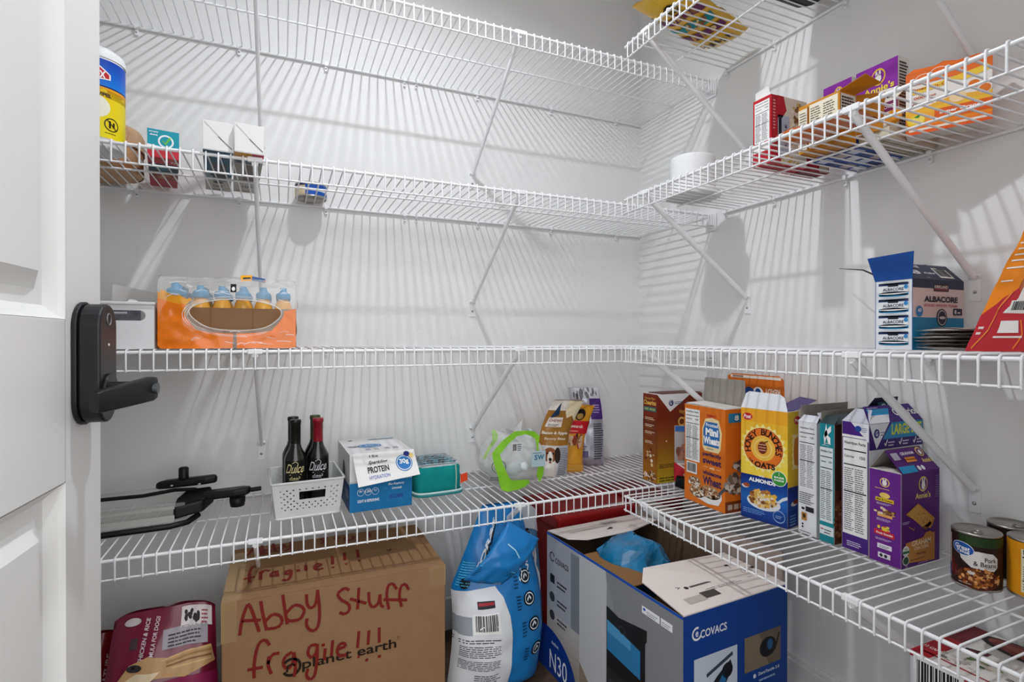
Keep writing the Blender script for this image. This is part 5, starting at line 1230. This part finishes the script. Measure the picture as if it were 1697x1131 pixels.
flap(t, [(.03, .071, .142), (.175, .071, .142), (.17, .068, .188), (.04, .068, .176)], M_kraft, 'back_flap')
pk0 = None
rd = random.Random(8)
zz = z + .0005
for i in range(6):
    cols_ = ['#cfc8c0', '#b9aca0', '#dedad6', '#a89890']
    S = pouch_surface(.135, .095, .009, wr=.0026, seed=70 + i, bottom=1.0, gusset=.02, crumple=30)
    t = thing('seasoning_packet', ('bottom', 'second', 'third', 'fourth', 'fifth', 'topmost')[i] + ' flat foil packet in the stack before the tuna box', 'packet', (-.155 + rd.uniform(-.012, .012), -1.178 - .008 * rd.random(), zz + .0045), 0, 'flat foil packets stacked by the tuna box', rot=(radians(90), 0, radians(rd.uniform(-8, 8))))
    pouch(t, S, mat('packet_%d' % i, rd.choice(cols_), .35), mat('packet_in', '#d8d4d0', .35), 10, 8, 'foil'); zz += .0066
    p = pouch_print(S, 1); p.rect(.1, .1, .9, .9, rd.choice(['#b9a294', '#a8968a', '#c9c4be']), 0); p.build('packet_print', t)
# gusseted orange pouches at the right edge
def gpouch(label, loc, rz, W, Hh, T, mside, mfront, mtop, lean):
    t = thing('drink_mix_pouch', label, 'pouch', loc, rz)
    def S(s, tt, side):
        k = max(.03, max(0.0, 1 - tt) ** .75); n1 = noise.noise(Vector((s * 5, tt * 6, side * 2 + 3)))
        return Vector((s * W + .02 * tt, side * T / 2 * k - lean * tt * Hh + .004 * n1, tt * Hh))
    g = G(mfront); g.grid(lambda a, b_: S(a, b_, -1), 10, 18); g.cur(mside); g.grid(lambda a, b_: S(a, b_, 1), 10, 18, flip=True); g.grid(lambda a, b_: S(1, b_, -1 + 2 * a), 6, 18); g.grid(lambda a, b_: S(b_, 0, -1 + 2 * a), 4, 6); g.build('pouch_body', t)
    def gus(a, b_):
        p_ = S(0, b_, 1 - 2 * a); p_.x -= .006 * sin(pi * a) * sin(pi * b_); return p_
    g = G(mside); g.grid(gus, 10, 20); gs = g.build('gusset', t)
    G(mtop).slab([S(0, .96, -1) + Vector((-.001, -.003, 0)), S(1, .96, -1), S(1, 1.12, -1), S(0, 1.12, -1)], .003).build('top_seal', t)
    return t, gus
t, gus = gpouch('orange and red drink mix pouch leaning beside the foil packets', (-.235, -1.312, z), radians(10), .16, .245, .088, M_gloss('#d8631a'), M_gloss('#d8501a'), mat('silver_seal', '#c9c9cc', .3, metal=.5), .20)
p = Print(lambda u, v, h: gus(u, v) + Vector((-.0012 - h * 2, 0, 0)), maxlen=.07)
p.poly([(0, 0), (1, 0), (1, .30), (.72, .34), (.62, .44), (.35, .38), (.12, .30), (0, .26)], '#c02a36', 1).poly([(1, .26), (.42, .27), (.62, .37), (.8, .52), (1, .74)], '#e9e6e2', 2).barcode(.52, .275, .96, .355, 3, bg='#e9e6e2')
p.poly([(0, .26), (.12, .30), (.35, .38), (.62, .44), (.8, .6), (1, .9), (1, 1), (0, 1)], '#ee8a1c', 1)
for i, (v, a, b_) in enumerate(((.84, .2, .85), (.80, .2, .8), (.75, .15, .8), (.71, .15, .7), (.67, .12, .75), (.63, .12, .62), (.58, .1, .6), (.49, .1, .42))): p.rect(a, v, b_, v + (.022 if i < 2 else .010), '#f6efe6', 3)
p.stroke([(.10, .02), (.25, .15), (.3, .30), (.5, .42)], .02, '#ee8a3c', 3).stroke([(.72, .02), (.80, .12), (.78, .22)], .02, '#ee7a2c', 3).rect(.42, .13, .75, .215, '#efe9e6', 3).rect(.38, .095, .8, .108, '#f2e2e0', 3).para(.86, .4, .98, .62, 8, '#6a6462', 3).para(.05, .12, .16, .2, 2, '#f2e2e0', 3)
p.build('gusset_print', t)
t2, gus2 = gpouch('second orange drink mix pouch with dark top, cut by the right edge', (-.20, -1.435, z), radians(6), .15, .24, .085, M_gloss('#e0661a'), M_gloss('#d8501a'), mat('dark_seal', '#3a2420', .4), .04)

t = thing('strap_end', 'thin black strap end sticking out behind the tuna box', 'strap', (-.17, -1.09, z))
G(M_plast).tube([(0, 0, .10), (.0, .0, .148), (.06, .09, .185), (.12, .191, .204)], [.0016, .0022, .0018, .0006], 6).build('strap', t)
# ================================================================== on the floor, under the lowest shelves
# ---- big cardboard box with handwriting
D = (.531, .335, .424)
t = thing('cardboard_box', 'big brown cardboard box with red handwriting on the floor', 'cardboard box', (-1.500, -.440, 0))
G(M_kraft).box((0, 0, 0), (D[0], D[1], D[2] - .003)).build('body', t, bevel=.003)
g = G(M_kraft); g.box((0.001, 0, D[2] - .003), (D[0] - .001, D[1] * .5 - .002, D[2])); g.build('top_flap', t); g = G(M_kraft); g.box((0.001, D[1] * .5 + .002, D[2] - .003), (D[0] - .001, D[1], D[2])); g.build('top_flap', t)
M_tape = mat('packing_tape', '#c9a878', .12, spec=.7, alpha=.55)
g = G(M_tape); g.box((-.0006, -.0006, .33), (.032, .0, .4245)); g.box((-.0006, 0, .4242), (.04, .30, .4248)); g.build('tape', t); g = G(M_tape); g.box((D[0] - .045, -.0006, .37), (D[0] + .0006, 0, .4245)); g.build('tape', t)
RED = mat('marker_red', '#7a1a18', .6); 
BLK = ink('#231a14')
def crop_pt(x, y): return 360 + .24845 * x, 850 + .24845 * y
def hand(strokes, plane, w, base, m):
    """strokes traced over the photograph, laid onto the face they are written on"""
    g = G(m)
    for si, s_ in enumerate(strokes):
        P_ = []
        for i in range(len(s_) - 1):
            for k in range(4):
                a_ = s_[max(i - 1, 0)]; b_ = s_[i]; c_ = s_[i + 1]; d_ = s_[min(i + 2, len(s_) - 1)]; q = k / 4
                P_.append(tuple(.5 * (2 * b_[j] + (c_[j] - a_[j]) * q + (2 * a_[j] - 5 * b_[j] + 4 * c_[j] - d_[j]) * q * q + (3 * b_[j] - a_[j] - 3 * c_[j] + d_[j]) * q ** 3) for j in (0, 1)))
        P_.append(s_[-1]); pts = []
        for x, y in P_:
            u, v = crop_pt(x, y); p_ = at_plane(u, v, *plane); pts.append((p_.x, p_.z) if plane[0] == 1 else (p_.x, p_.y))
        pr = Print((lambda u, v, h: Vector((u, plane[1] - h, v)) - base) if plane[0] == 1 else (lambda u, v, h: Vector((u, v, plane[1] + h)) - base))
        pr.g = g
        for j in range(0, len(pts) - 1, 2): pr.stroke(pts[j:j + 3], w, m, 1 + .12 * si + .06 * j)
    return g
base = Vector((-1.5, -.44, 0))
A = [[(150, 820), (165, 720), (195, 630), (215, 618), (245, 690), (280, 795)], [(165, 722), (292, 716)], [(290, 590), (305, 680), (330, 785)], [(322, 725), (370, 680), (420, 690), (432, 730), (400, 765), (335, 775)],
     [(437, 548), (450, 640), (467, 745)], [(457, 675), (510, 620), (560, 625), (580, 660), (550, 710), (490, 722), (466, 712)], [(595, 545), (600, 610), (622, 635), (655, 610), (670, 515)], [(668, 515), (682, 640), (677, 740), (650, 785), (615, 780), (595, 745), (600, 705)],
     [(880, 518), (850, 505), (805, 540), (825, 580), (875, 610), (880, 650), (850, 675), (815, 665)], [(945, 500), (940, 580), (935, 645)], [(885, 575), (995, 605)], [(1010, 530), (1015, 600), (1040, 630), (1075, 600), (1085, 545), (1090, 610), (1110, 630)],
     [(1197, 512), (1170, 475), (1140, 490), (1130, 560), (1145, 645)], [(1277, 515), (1255, 478), (1225, 495), (1215, 560), (1230, 628)], [(1108, 580), (1267, 582)]]
B = [[(350, 885), (320, 850), (280, 872), (255, 950), (245, 1040), (247, 1105)], [(200, 1050), (305, 1030)], [(345, 958), (340, 1020), (362, 1075)], [(338, 1010), (365, 950), (415, 936)], [(500, 930), (455, 960), (440, 1010), (470, 1040), (505, 1000), (510, 930), (522, 1020), (512, 1095)],
     [(662, 880), (620, 890), (605, 940), (630, 965), (660, 930), (668, 875), (665, 980), (650, 1080), (620, 1110), (595, 1085), (605, 1040)], [(720, 905), (714, 985)], [(695, 886), (718, 880)], [(770, 850), (760, 970)], [(800, 912), (852, 892), (845, 870), (815, 880), (800, 920), (815, 955), (862, 945)],
     [(945, 790), (935, 902)], [(936, 958), (950, 960)], [(1012, 785), (1005, 880)], [(988, 980), (1005, 984)], [(1080, 765), (1080, 866)], [(1070, 960), (1092, 956)]]
hand(A + B, (1, -.4402), .0075, base, RED).build('handwriting', t)
Tp = [[(265, 357), (235, 365), (215, 410), (215, 470)], [(175, 445), (252, 430)], [(290, 395), (288, 450)], [(290, 412), (315, 386), (350, 390)], [(388, 393), (360, 410), (368, 428), (392, 414), (396, 390), (402, 428)], [(490, 383), (458, 395), (462, 413), (486, 404), (492, 385), (488, 430), (462, 455), (438, 448)], [(540, 380), (542, 394)], [(536, 362), (542, 361)], [(590, 352), (592, 388)],
      [(650, 374), (692, 350), (668, 344), (650, 362), (664, 383), (707, 372)], [(768, 293), (769, 345)], [(764, 367), (782, 366)], [(848, 268), (852, 318)], [(852, 346), (868, 344)], [(933, 248), (942, 302)], [(940, 323), (958, 320)],
      [(200, 290), (262, 228), (292, 285)], [(232, 262), (285, 258)], [(298, 222), (312, 280)], [(306, 262), (345, 248), (352, 268), (316, 278)], [(372, 210), (385, 262)], [(380, 250), (418, 235), (424, 252), (388, 264)], [(445, 215), (452, 235), (490, 222)], [(492, 198), (488, 240), (452, 258)], [(735, 170), (690, 180), (715, 196), (690, 212)], [(790, 155), (800, 200)], [(770, 178), (825, 170)], [(850, 168), (858, 190), (905, 180), (905, 160)], [(1010, 135), (1022, 165)]]
hand(Tp, (2, .4245), .0085, base, RED).build('handwriting', t)
hand([[(1128, 236), (1132, 238)], [(1150, 228), (1154, 230)], [(1130, 248), (1145, 256), (1160, 240)]], (2, .4245), .003, base, BLK).build('smile_mark', t)
fr = lambda x, y: at_plane(*crop_pt(x, y), 1, -.4405)
c0 = fr(495, 1030) - base; p = Print(face_fn((0, -.0006, 0), (1, 0, 0), (0, 0, 1)))
p.ring(c0.x, c0.z, .0195, .0065, BLK, 3, a0=radians(-150), a1=radians(140)).stroke([(c0.x - .010, c0.z - .010), (c0.x - .008, c0.z + .004), (c0.x + .002, c0.z + .007), (c0.x + .008, c0.z + .002)], .005, BLK, 3).stroke([(c0.x + .010, c0.z - .004), (c0.x + .010, c0.z - .018)], .005, BLK, 3)
c1 = fr(880, 950) - base; wd = (fr(1210, 950) - fr(585, 950)).x
p.text('planet earth', c1.x + .004, c1.z, .031, BLK, 3, w=wd, bold=.015); p.ring(c1.x + wd / 2 + .009, c1.z + .017, .003, .0008, BLK, 3); p.build('printed_logo', t)

# ---- maroon dog food bag and red bag, far left
S = pouch_surface(.235, .355, .12, wr=.010, seed=81, top=.10, crumple=11)
def lean(S, k):
    def B_(s, tt, side):
        p_ = S(s, tt, side); p_.y += k * p_.z * p_.z * 2; p_.x *= 1.12 - .2 * tt; p_.z *= 1 - .05 * abs(2 * s - 1) ** 5; return p_
    return B_
S = lean(S, .35)
t = thing('dog_food_bag', 'maroon dog food bag with a golden dog picture beside the cardboard box', 'dog food bag', (-1.640, -.33, 0), 0)
pouch(t, S, M_gloss('#761a36'), M_gloss('#5a1428'), 22, 30)
p = pouch_print(S)
p.rect(.0, .0, 1, .60, '#8e1b4c', 0).rect(.66, .87, .96, .985, '#e0d6d6', 1).blobs(.76, .925, .08, .04, 20, ['#2a2024'], .012, .02, 2, 3).para(.86, .88, .93, .97, 4, '#a02a3c', 2).rect(.50, .77, .92, .88, '#a8a2a8', 1).para(.55, .78, .9, .86, 4, '#3a3438', 2)
p.text('CHICKEN & RICE', .33, .84, .040, '#d8c4cc', 1, w=.24, rot=pi / 2 - .15).text('FORMULA FOR DOGS', .42, .83, .04, '#d8c4cc', 1, w=.26, rot=pi / 2 - .15)
p.poly([(.08, .60), (.22, .72), (.38, .755), (.58, .72), (.95, .76), (.98, .66), (.72, .60), (.45, .63), (.3, .585)], '#c49a6a', 2).poly([(.15, .62), (.3, .67), (.5, .66), (.42, .62), (.25, .60)], '#e4cfae', 3).disc(.27, .70, .07, '#3a3438', 4, ry=.022).disc(.26, .705, .02, '#1a1416', 5, ry=.01).stroke([(.55, .70), (.75, .715), (.95, .73)], .012, '#a87a44', 3).stroke([(.55, .68), (.75, .69), (.95, .70)], .010, '#8a6034', 3).stroke([(.6, .665), (.75, .665), (.95, .68)], .010, '#d9b47c', 3).stroke([(.5, .715), (.7, .735), (.95, .75)], .008, '#d9b47c', 3)
p.disc(.2, .95, .08, '#c8c0c0', 1, ry=.022).rect(.2, .80, .27, .86, '#4a3a40', 1).poly([(.0, .42), (.05, .55), (.03, .6), (0, .6)], '#b9b4b8', 1)
p.build('front_print', t)
S = lean(pouch_surface(.20, .268, .10, wr=.008, seed=91, top=.12, crumple=10), .15)
t = thing('dog_food_bag', 'red pet food bag mostly hidden behind the open door', 'dog food bag', (-1.853, -.15, 0), radians(4))
pouch(t, S, M_gloss('#8c1020'), M_gloss('#6a0c18'), 18, 24)
p = pouch_print(S); p.stroke([(.9, .45), (.96, .7)], .05, '#b93a3c', 1).text('NATURE', .84, .66, .07, '#e4c4bc', 2, w=.3, rot=1.35).rect(.72, .80, .78, .83, '#2a1a1c', 2); p.build('front_print', t)

# ---- blue dog food bag, top folded forward
t = thing('dog_food_bag', 'bright blue and white dog food bag folded over at the top', 'dog food bag', (-.795, -.335, 0), radians(-4))
M_blue = mat('blue_film', '#1a78bc', .3, spec=.5, coat=.2, noise_amt=.07, nscale=12)
def SB(s, tt, side):
    q_ = max(0, tt - .58) / .42; W = .280 * (1 - .04 * tt) * (1 - .56 * q_)
    x = (s - .5) * W; e = (4 * s * (1 - s)) ** .5 if 0 < s < 1 else 0
    th_ = .165 * (1 - .93 * max(0, (tt - .35) / .65) ** 1.2) * (1 - .55 * max(0, (.10 - tt) / .10) ** 2)
    zz = tt * .525; y = side * th_ / 2 * (e * .85 + .15 * (1 - abs(2 * s - 1) ** 6)); y += .05 * max(0, tt - .5) - .02 * sin(pi * min(1, tt * 1.6))
    n1 = noise.noise(Vector((x * 11, zz * 11, side + 4))) + .5 * noise.noise(Vector((x * 28, zz * 24, side)))
    return Vector((x + .015 * sin(zz * 7) + .045 * q_, y + .011 * n1 * (.25 + e * .75), zz))
pouch(t, SB, M_blue, M_blue, 26, 44)
p = pouch_print(SB)
p.poly([(.0, .06), (.10, .0), (.57, .0), (.57, .30), (.55, .45), (.50, .545), (.42, .60), (.0, .575)], '#e4e6ea', 1).barcode(.17, .375, .44, .475, 2, bg='#f4f4f2').rect(.0, .37, .16, .46, '#9aa0a8', 2).rect(.22, .50, .40, .535, '#2a2a34', 2).rect(.23, .515, .39, .528, '#a82a34', 3)
p.para(.0, .33, .5, .355, 2, '#4a4a52', 2).para(.05, .26, .5, .32, 6, '#4a4a52', 2).para(.05, .19, .5, .245, 6, '#4a4a52', 2).para(.2, .12, .5, .17, 4, '#4a4a52', 2)
for i, (u, v) in enumerate(((.78, .62), (.79, .51), (.83, .375), (.86, .24))):
    p.disc(u, v, .070, '#10161e', 2, ry=.036).ring(u, v, .05, .006, '#dfe8ee', 3, ry=.026).stroke([(u - .025, v - .008), (u, v + .012), (u + .02, v - .004)], .012, '#dfe8ee', 3); p.para(u - .15, v - .045, u - .09, v + .035, 5, '#0f3a5c', 2)
p.text('FOR&S', .27, .80, .05, '#e9f0f4', 2, w=.30, rot=radians(60), bold=.04).text('FOR&S', .30, .79, .05, '#10161e', 1.5, w=.30, rot=radians(60), bold=.04)
p.text('LOL', .74, .70, .045, '#dfeaf2', 2, w=.2, rot=radians(78), bold=.03).text('NOW', .85, .72, .045, '#dfeaf2', 2, w=.2, rot=radians(78), bold=.03)
p.para(.02, .60, .18, .72, 10, '#4fb4dc', 2).disc(.10, .615, .05, '#10161e', 2, ry=.025)
p.build('front_print', t)
# folded tongue hanging forward
TG = [(842, 864, -.445), (893, 893, -.455), (870, 950, -.47), (828, 985, -.462), (775, 968, -.45), (800, 915, -.45)]
P_ = [at_plane(u, v, 1, y) for u, v, y in TG]
inv = (Matrix.Translation((-.795, -.335, 0)) @ Matrix.Rotation(radians(-4), 4, 'Z')).inverted()
A0, A1, B1, B0 = P_[0], P_[1], at_plane(832, 968, 1, -.462), at_plane(768, 962, 1, -.452)
def tongue(u, v):
    q = A0.lerp(A1, u).lerp(B0.lerp(B1, u), v); q = q + Vector((0, -.022 * sin(pi * v) - .010 * sin(pi * u) + .006 * noise.noise(Vector((u * 5, v * 7, 2))), 0)); return inv @ q
g = G(M_blue); g.grid(tongue, 12, 16, flip=True); g.build('folded_top', t, solid=.003)
def tfn(u, v, h): return tongue(u, v) + Vector((0, -.0035 - h, 0))
p = Print(tfn); p.rect(.0, .55, 1, .556, '#0f3a5c', 1)
for i in range(7): p.rect(.02, .70 + i * .03, .98, .711 + i * .03, '#12425f' if i else '#5ac0e4', 1)
p.stroke([(.25, .28), (.5, .32), (.75, .42)], .02, '#9fd0ea', 1); p.build('folded_top_print', t)

# ---- spotted blue and white bag behind, red case, robot vacuum box
S = lean(pouch_surface(.17, .47, .07, wr=.008, seed=101, top=.15, crumple=12), .1)
t = thing('pet_food_bag', 'pale blue bag with black and white spotted picture behind the blue bag', 'pet food bag', (-.660, -.220, 0), radians(-8))
pouch(t, S, M_gloss('#5a86ac'), M_gloss('#5a86ac'))
p = pouch_print(S); p.rect(0, .84, 1, 1, '#d4dce4', 0).blobs(.5, .55, .45, .3, 26, ['#e6e6ea', '#16161a', '#d8d8dc', '#222226', '#8a8a92'], .08, .2, 1, 7); p.build('front_print', t)
t = thing('red_case', 'red plastic case with white line on its lid, behind the vacuum box', 'case', (-.548, -.305, 0), radians(2))
M_red = mat('red_plastic', '#8c1418', .4, spec=.45)
G(M_red).box((0, 0, 0), (.52, .26, .415)).build('body', t, bevel=.008)
G(M_red).box((-.006, -.006, .405), (.526, .266, .452)).build('lid', t, bevel=.008)
G(mat('white_strip', '#d8cccc', .4)).box((.05, .035, .452), (.30, .043, .4532)).build('lid_line', t)
g = G(mat('red_plastic_dark', '#6e0f13', .4)); g.box((.32, .02, .452), (.50, .24, .462)); g.build('lid_ridge', t, bevel=.003)

D = (.342, .573, .43)
t = carton('vacuum_box', 'large robot vacuum box, blue end and grey side, flaps open', 'box', (-.579, -.92, 0), D, radians(3.4), faces={'*': '#12408f', 'L': '#8f9296', 'F': '#133f92'}, top=False, inside=mat('dark_kraft', '#6a5442', .9))
p = frac('L', D)
p.rect(0, 0, .31, 1, '#a9adb4', 0).rect(.235, .45, .31, .96, '#7f858c', .5).grad(0, 0, .31, .45, '#8f8376', '#b9b6b2', 8, .4).rect(.31, .0, .53, 1, '#c2c4c6', .6).poly([(.52, 1), (1, 1), (1, 0), (.58, 0), (.58, .82), (.53, .92)], '#86888c', .8).rect(0, .985, 1, 1, '#1650b4', 2).poly([(.31, 0), (.55, 0), (.44, .14), (.31, .28)], '#8f7f6e', 1)
p.text('COVACS', .150, .835, .038, '#1e2126', 3, w=.125, bold=.01).ring(.055, .845, .022, .007, '#1e2126', 3, ry=.03, a0=.3, a1=5.6)
for i, v in enumerate((.69, .56, .43)): p.disc(.055, v, .026, '#3a4048', 3, ry=.034) if i else p.rect(.035, v - .03, .08, v + .03, '#20252c', 3); p.para(.105, v - .035, .21, v + .02, 2, '#2c3036', 3)
p.disc(.02, .02, .27, '#15378c', 3, ry=.30, n=40).text('deebot', .085, .235, .025, '#cdd6ea', 4, w=.07).text('N30', .115, .105, .135, '#f2f4f8', 4, w=.17, bold=.0)
p.poly([(.53, .78), (.62, .76), (.80, .80), (.80, .74), (.79, .72), (.79, 0), (.53, 0)], '#1c1d20', 3).poly([(.535, .70), (.60, .69), (.76, .66), (.76, .50), (.535, .52)], '#2f7cb0', 4).poly([(.535, .70), (.60, .69), (.70, .67), (.70, .62), (.535, .63)], '#4f9ccc', 5).rect(.53, .0, .80, .42, '#2a2b2e', 4).rect(.55, .10, .72, .36, '#3d3f43', 5).rect(.57, .13, .70, .33, '#24262a', 6).para(.59, .2, .68, .24, 1, '#c9ccd0', 7).ring(.64, .7, .02, .006, '#3a3c40', 5)
p.rect(.77, .885, .875, .925, '#f0f2f4', 3).rect(.882, .885, .945, .925, '#f0f2f4', 3).disc(.785, .91, .008, '#2a5ac0', 4).para(.80, .892, .87, .915, 2, '#9aa0a8', 4).para(.888, .892, .94, .915, 2, '#9aa0a8', 4)
p.build('side_print', t)
p = frac('F', D)
p.text('COVACS', .265, .885, .042, '#f2f4f8', 2, w=.24, bold=.02).ring(.115, .895, .038, .011, '#f2f4f8', 2, ry=.030, a0=1.2, a1=5.9).text('e', .115, .893, .028, '#f2f4f8', 2)
p.rect(.09, .45, .485, .765, '#ced8e6', 1).poly([(.18, .56), (.30, .64), (.42, .70), (.44, .66), (.36, .56), (.25, .49)], '#1c2430', 2).disc(.22, .53, .05, '#11151c', 3, ry=.04).disc(.39, .65, .05, '#11151c', 3, ry=.04).stroke([(.2, .66), (.44, .73)], .02, '#3a4454', 3).poly([(.27, .57), (.36, .65), (.38, .60), (.30, .54)], '#2a6a9c', 3)
p.rect(.555, .59, .925, .78, '#6e6152', 1).poly([(.555, .59), (.8, .59), (.7, .78), (.555, .78)], '#857663', 2).disc(.79, .69, .085, '#17191d', 3, ry=.055).disc(.81, .70, .03, '#2a5a8c', 4, ry=.03).stroke([(.86, .66), (.91, .75)], .014, '#1c1d20', 4)
p.text('ZeroTangle 2.0', .80, .555, .022, '#dfe6f2', 2, w=.22).disc(.655, .555, .014, '#dfe6f2', 2, ry=.012).para(.70, .515, .92, .54, 1, '#9fb2d8', 2).para(.6, .47, .9, .50, 1, '#9fb2d8', 2)
p.build('front_print', t)
fa = [(.002, .0, .430), (.340, .0, .430), (.334, .185, .440), (.06, .198, .446), (.015, .150, .440)]
flap(t, fa, ink('#e6dcd6'), 'near_flap', th=.003)
p = Print(lambda u, v, h: Vector((.342 * u, .19 * v, .4335 + .0105 * v + h)))
p.para(.38, .28, .92, .34, 2, '#7a716c', 1, .3).rect(.30, .42, .50, .455, '#5a524e', 1).disc(.27, .44, .018, '#2a2624', 1, ry=.03)
for x, y in ((.24, .72), (.56, .82), (.74, .62), (.90, .44)): p.ring(x, y, .07, .006, '#8f857f', 1, ry=.07).rect(x - .04, y - .03, x + .03, y + .04, '#a59b94', 1).rect(x + .045, y + .02, x + .08, y + .06, '#3a3532', 2)
p.rect(.30, .16, .44, .29, '#4a4542', 1).rect(.14, .14, .30, .26, '#b9b0a8', 1).stroke([(.20, .50), (.23, .48), (.20, .46)], .012, '#2a2624', 1)
p.build('near_flap_print', t)
fb = [(.340, .573, .430), (.002, .573, .430), (.004, .46, .442), (.045, .42, .447), (.20, .41, .450), (.335, .45, .450)]
flap(t, fb, ink('#e2d8d2'), 'far_flap', th=.003)
p = Print(lambda u, v, h: Vector((.342 * u, .42 + .15 * v, .4515 - .014 * v + h))); p.rect(.1, .5, .9, .52, '#5a524e', 1).rect(.1, .45, .9, .455, '#5a524e', 1).poly([(.42, .28), (.5, .4), (.52, .25)], '#2a2624', 1).para(.55, .2, .8, .4, 3, '#8f857f', 1).para(.5, .6, .7, .8, 3, '#8f857f', 1); p.build('far_flap_print', t)
flap(t, [(.341, .01, .43), (.341, .56, .43), (.353, .55, .50), (.353, .02, .50)], ink('#8d8078'), 'wall_side_flap', th=-.003)
G(M_kraft_dk).slab([(.015, .20, .405), (.10, .20, .405), (.10, .40, .415), (.015, .40, .415)], .003).build('inner_tray', t)
# blue plastic packaging poking out of it
t = thing('blue_packaging', 'crumpled shiny blue plastic packaging inside the open vacuum box', 'packaging', (-.45, -.575, .318))
M_bp = mat('blue_plastic_film', '#0f6f9e', .2, spec=.6, coat=.4, noise_amt=.25, nscale=25)
def bl(u, v):
    a = 2 * pi * u; ph = pi * v; r = Vector((.092 * sin(ph) * cos(a), .10 * sin(ph) * sin(a), .070 - .078 * cos(ph)))
    n1 = noise.noise(r * 14 + Vector((1, 2, 3))); n2 = 1 - 2 * abs(noise.noise(r * 13 + Vector((4, 1, 1)))); c0_ = Vector((0, 0, .07)); return c0_ + (r - c0_) * (.92 + .22 * n1 + .22 * n2)
g = G(M_bp); g.grid(lambda u, v: bl(u, v * .98 + .01), 26, 18, smooth=False); g.build('film', t)
G(M_bp).slab([(-.10, .02, .095), (-.02, -.02, .112), (.03, .03, .122), (-.02, .075, .118), (-.09, .06, .10)], .008).build('folded_strip', t, bevel=.003)

# ---- soup can cases stacked on the floor at the right
for k in range(3):
    lbl = ('bottom soup can case in the stack at the lower right', 'middle soup can case in the stack at the lower right', 'top soup can case, red and white, under the right-hand shelf')[k]
    D = (.215, .30, .139)
    t = carton('soup_case', lbl, 'box', (-.236, -1.475, .1395 * k), D, 0, faces={'*': '#ebe6e0', 'L': '#dfe4e8'}, group='soup cases stacked on the floor')
    if k < 2: continue
    p = frac('L', D); p.barcode(.02, .30, .30, .97, 2).rect(0, .93, 1, 1, '#b01e2c', 1).disc(.30, .22, .24, '#1e1414', 1, ry=.52, n=36).disc(.30, .22, .21, '#b02a20', 2, ry=.46, n=36).blobs(.30, .25, .17, .3, 24, ['#8a1a14', '#d04a34', '#c03a2a'], .03, .06, 3, 3).rect(.5, .0, 1, .2, '#b01e2c', 1).rect(.35, .85, 1, .88, '#b01e2c', 2); p.build('side_print', t)
    p = Print(bface(*D, 'TL')[0], scale=(.30, .215))
    p.rect(0, .55, .11, 1, '#74222a', 1).rect(0, 0, .11, .55, '#a8222e', 1).text('12 CANS', .06, .2, .045, '#f2e6e4', 2, w=.1, rot=.0).rect(.04, .08, 1, .10, '#a8222e', 1).disc(.36, .84, .26, '#2a1c1a', 2, ry=.15, rot=-.1).disc(.36, .85, .22, '#8a4038', 3, ry=.12, rot=-.1).disc(.34, .86, .12, '#a85a4a', 4, ry=.06).poly([(.14, .50), (.25, .58), (.25, .50), (.14, .42)], '#2a2426', 2).poly([(.16, .48), (.25, .55), (.25, .52), (.16, .45)], '#7a2a2c', 3)
    p.blobs(.30, .36, .10, .10, 30, ['#4a6a3a', '#e8e0cc', '#6a8a4a', '#c9b89a'], .012, .024, 2, 9).blobs(.2, .2, .1, .08, 18, ['#d9cfc4', '#b9ada0', '#7a7068'], .012, .02, 2, 5).text('SOUP', .60, .45, .13, '#2a2426', 2, w=.30, shear=.3).para(.42, .25, .62, .30, 2, '#3a3436', 2).poly([(.75, .0), (1, .0), (1, .35), (.85, .2)], '#a8222e', 2)
    p.build('top_print', t)
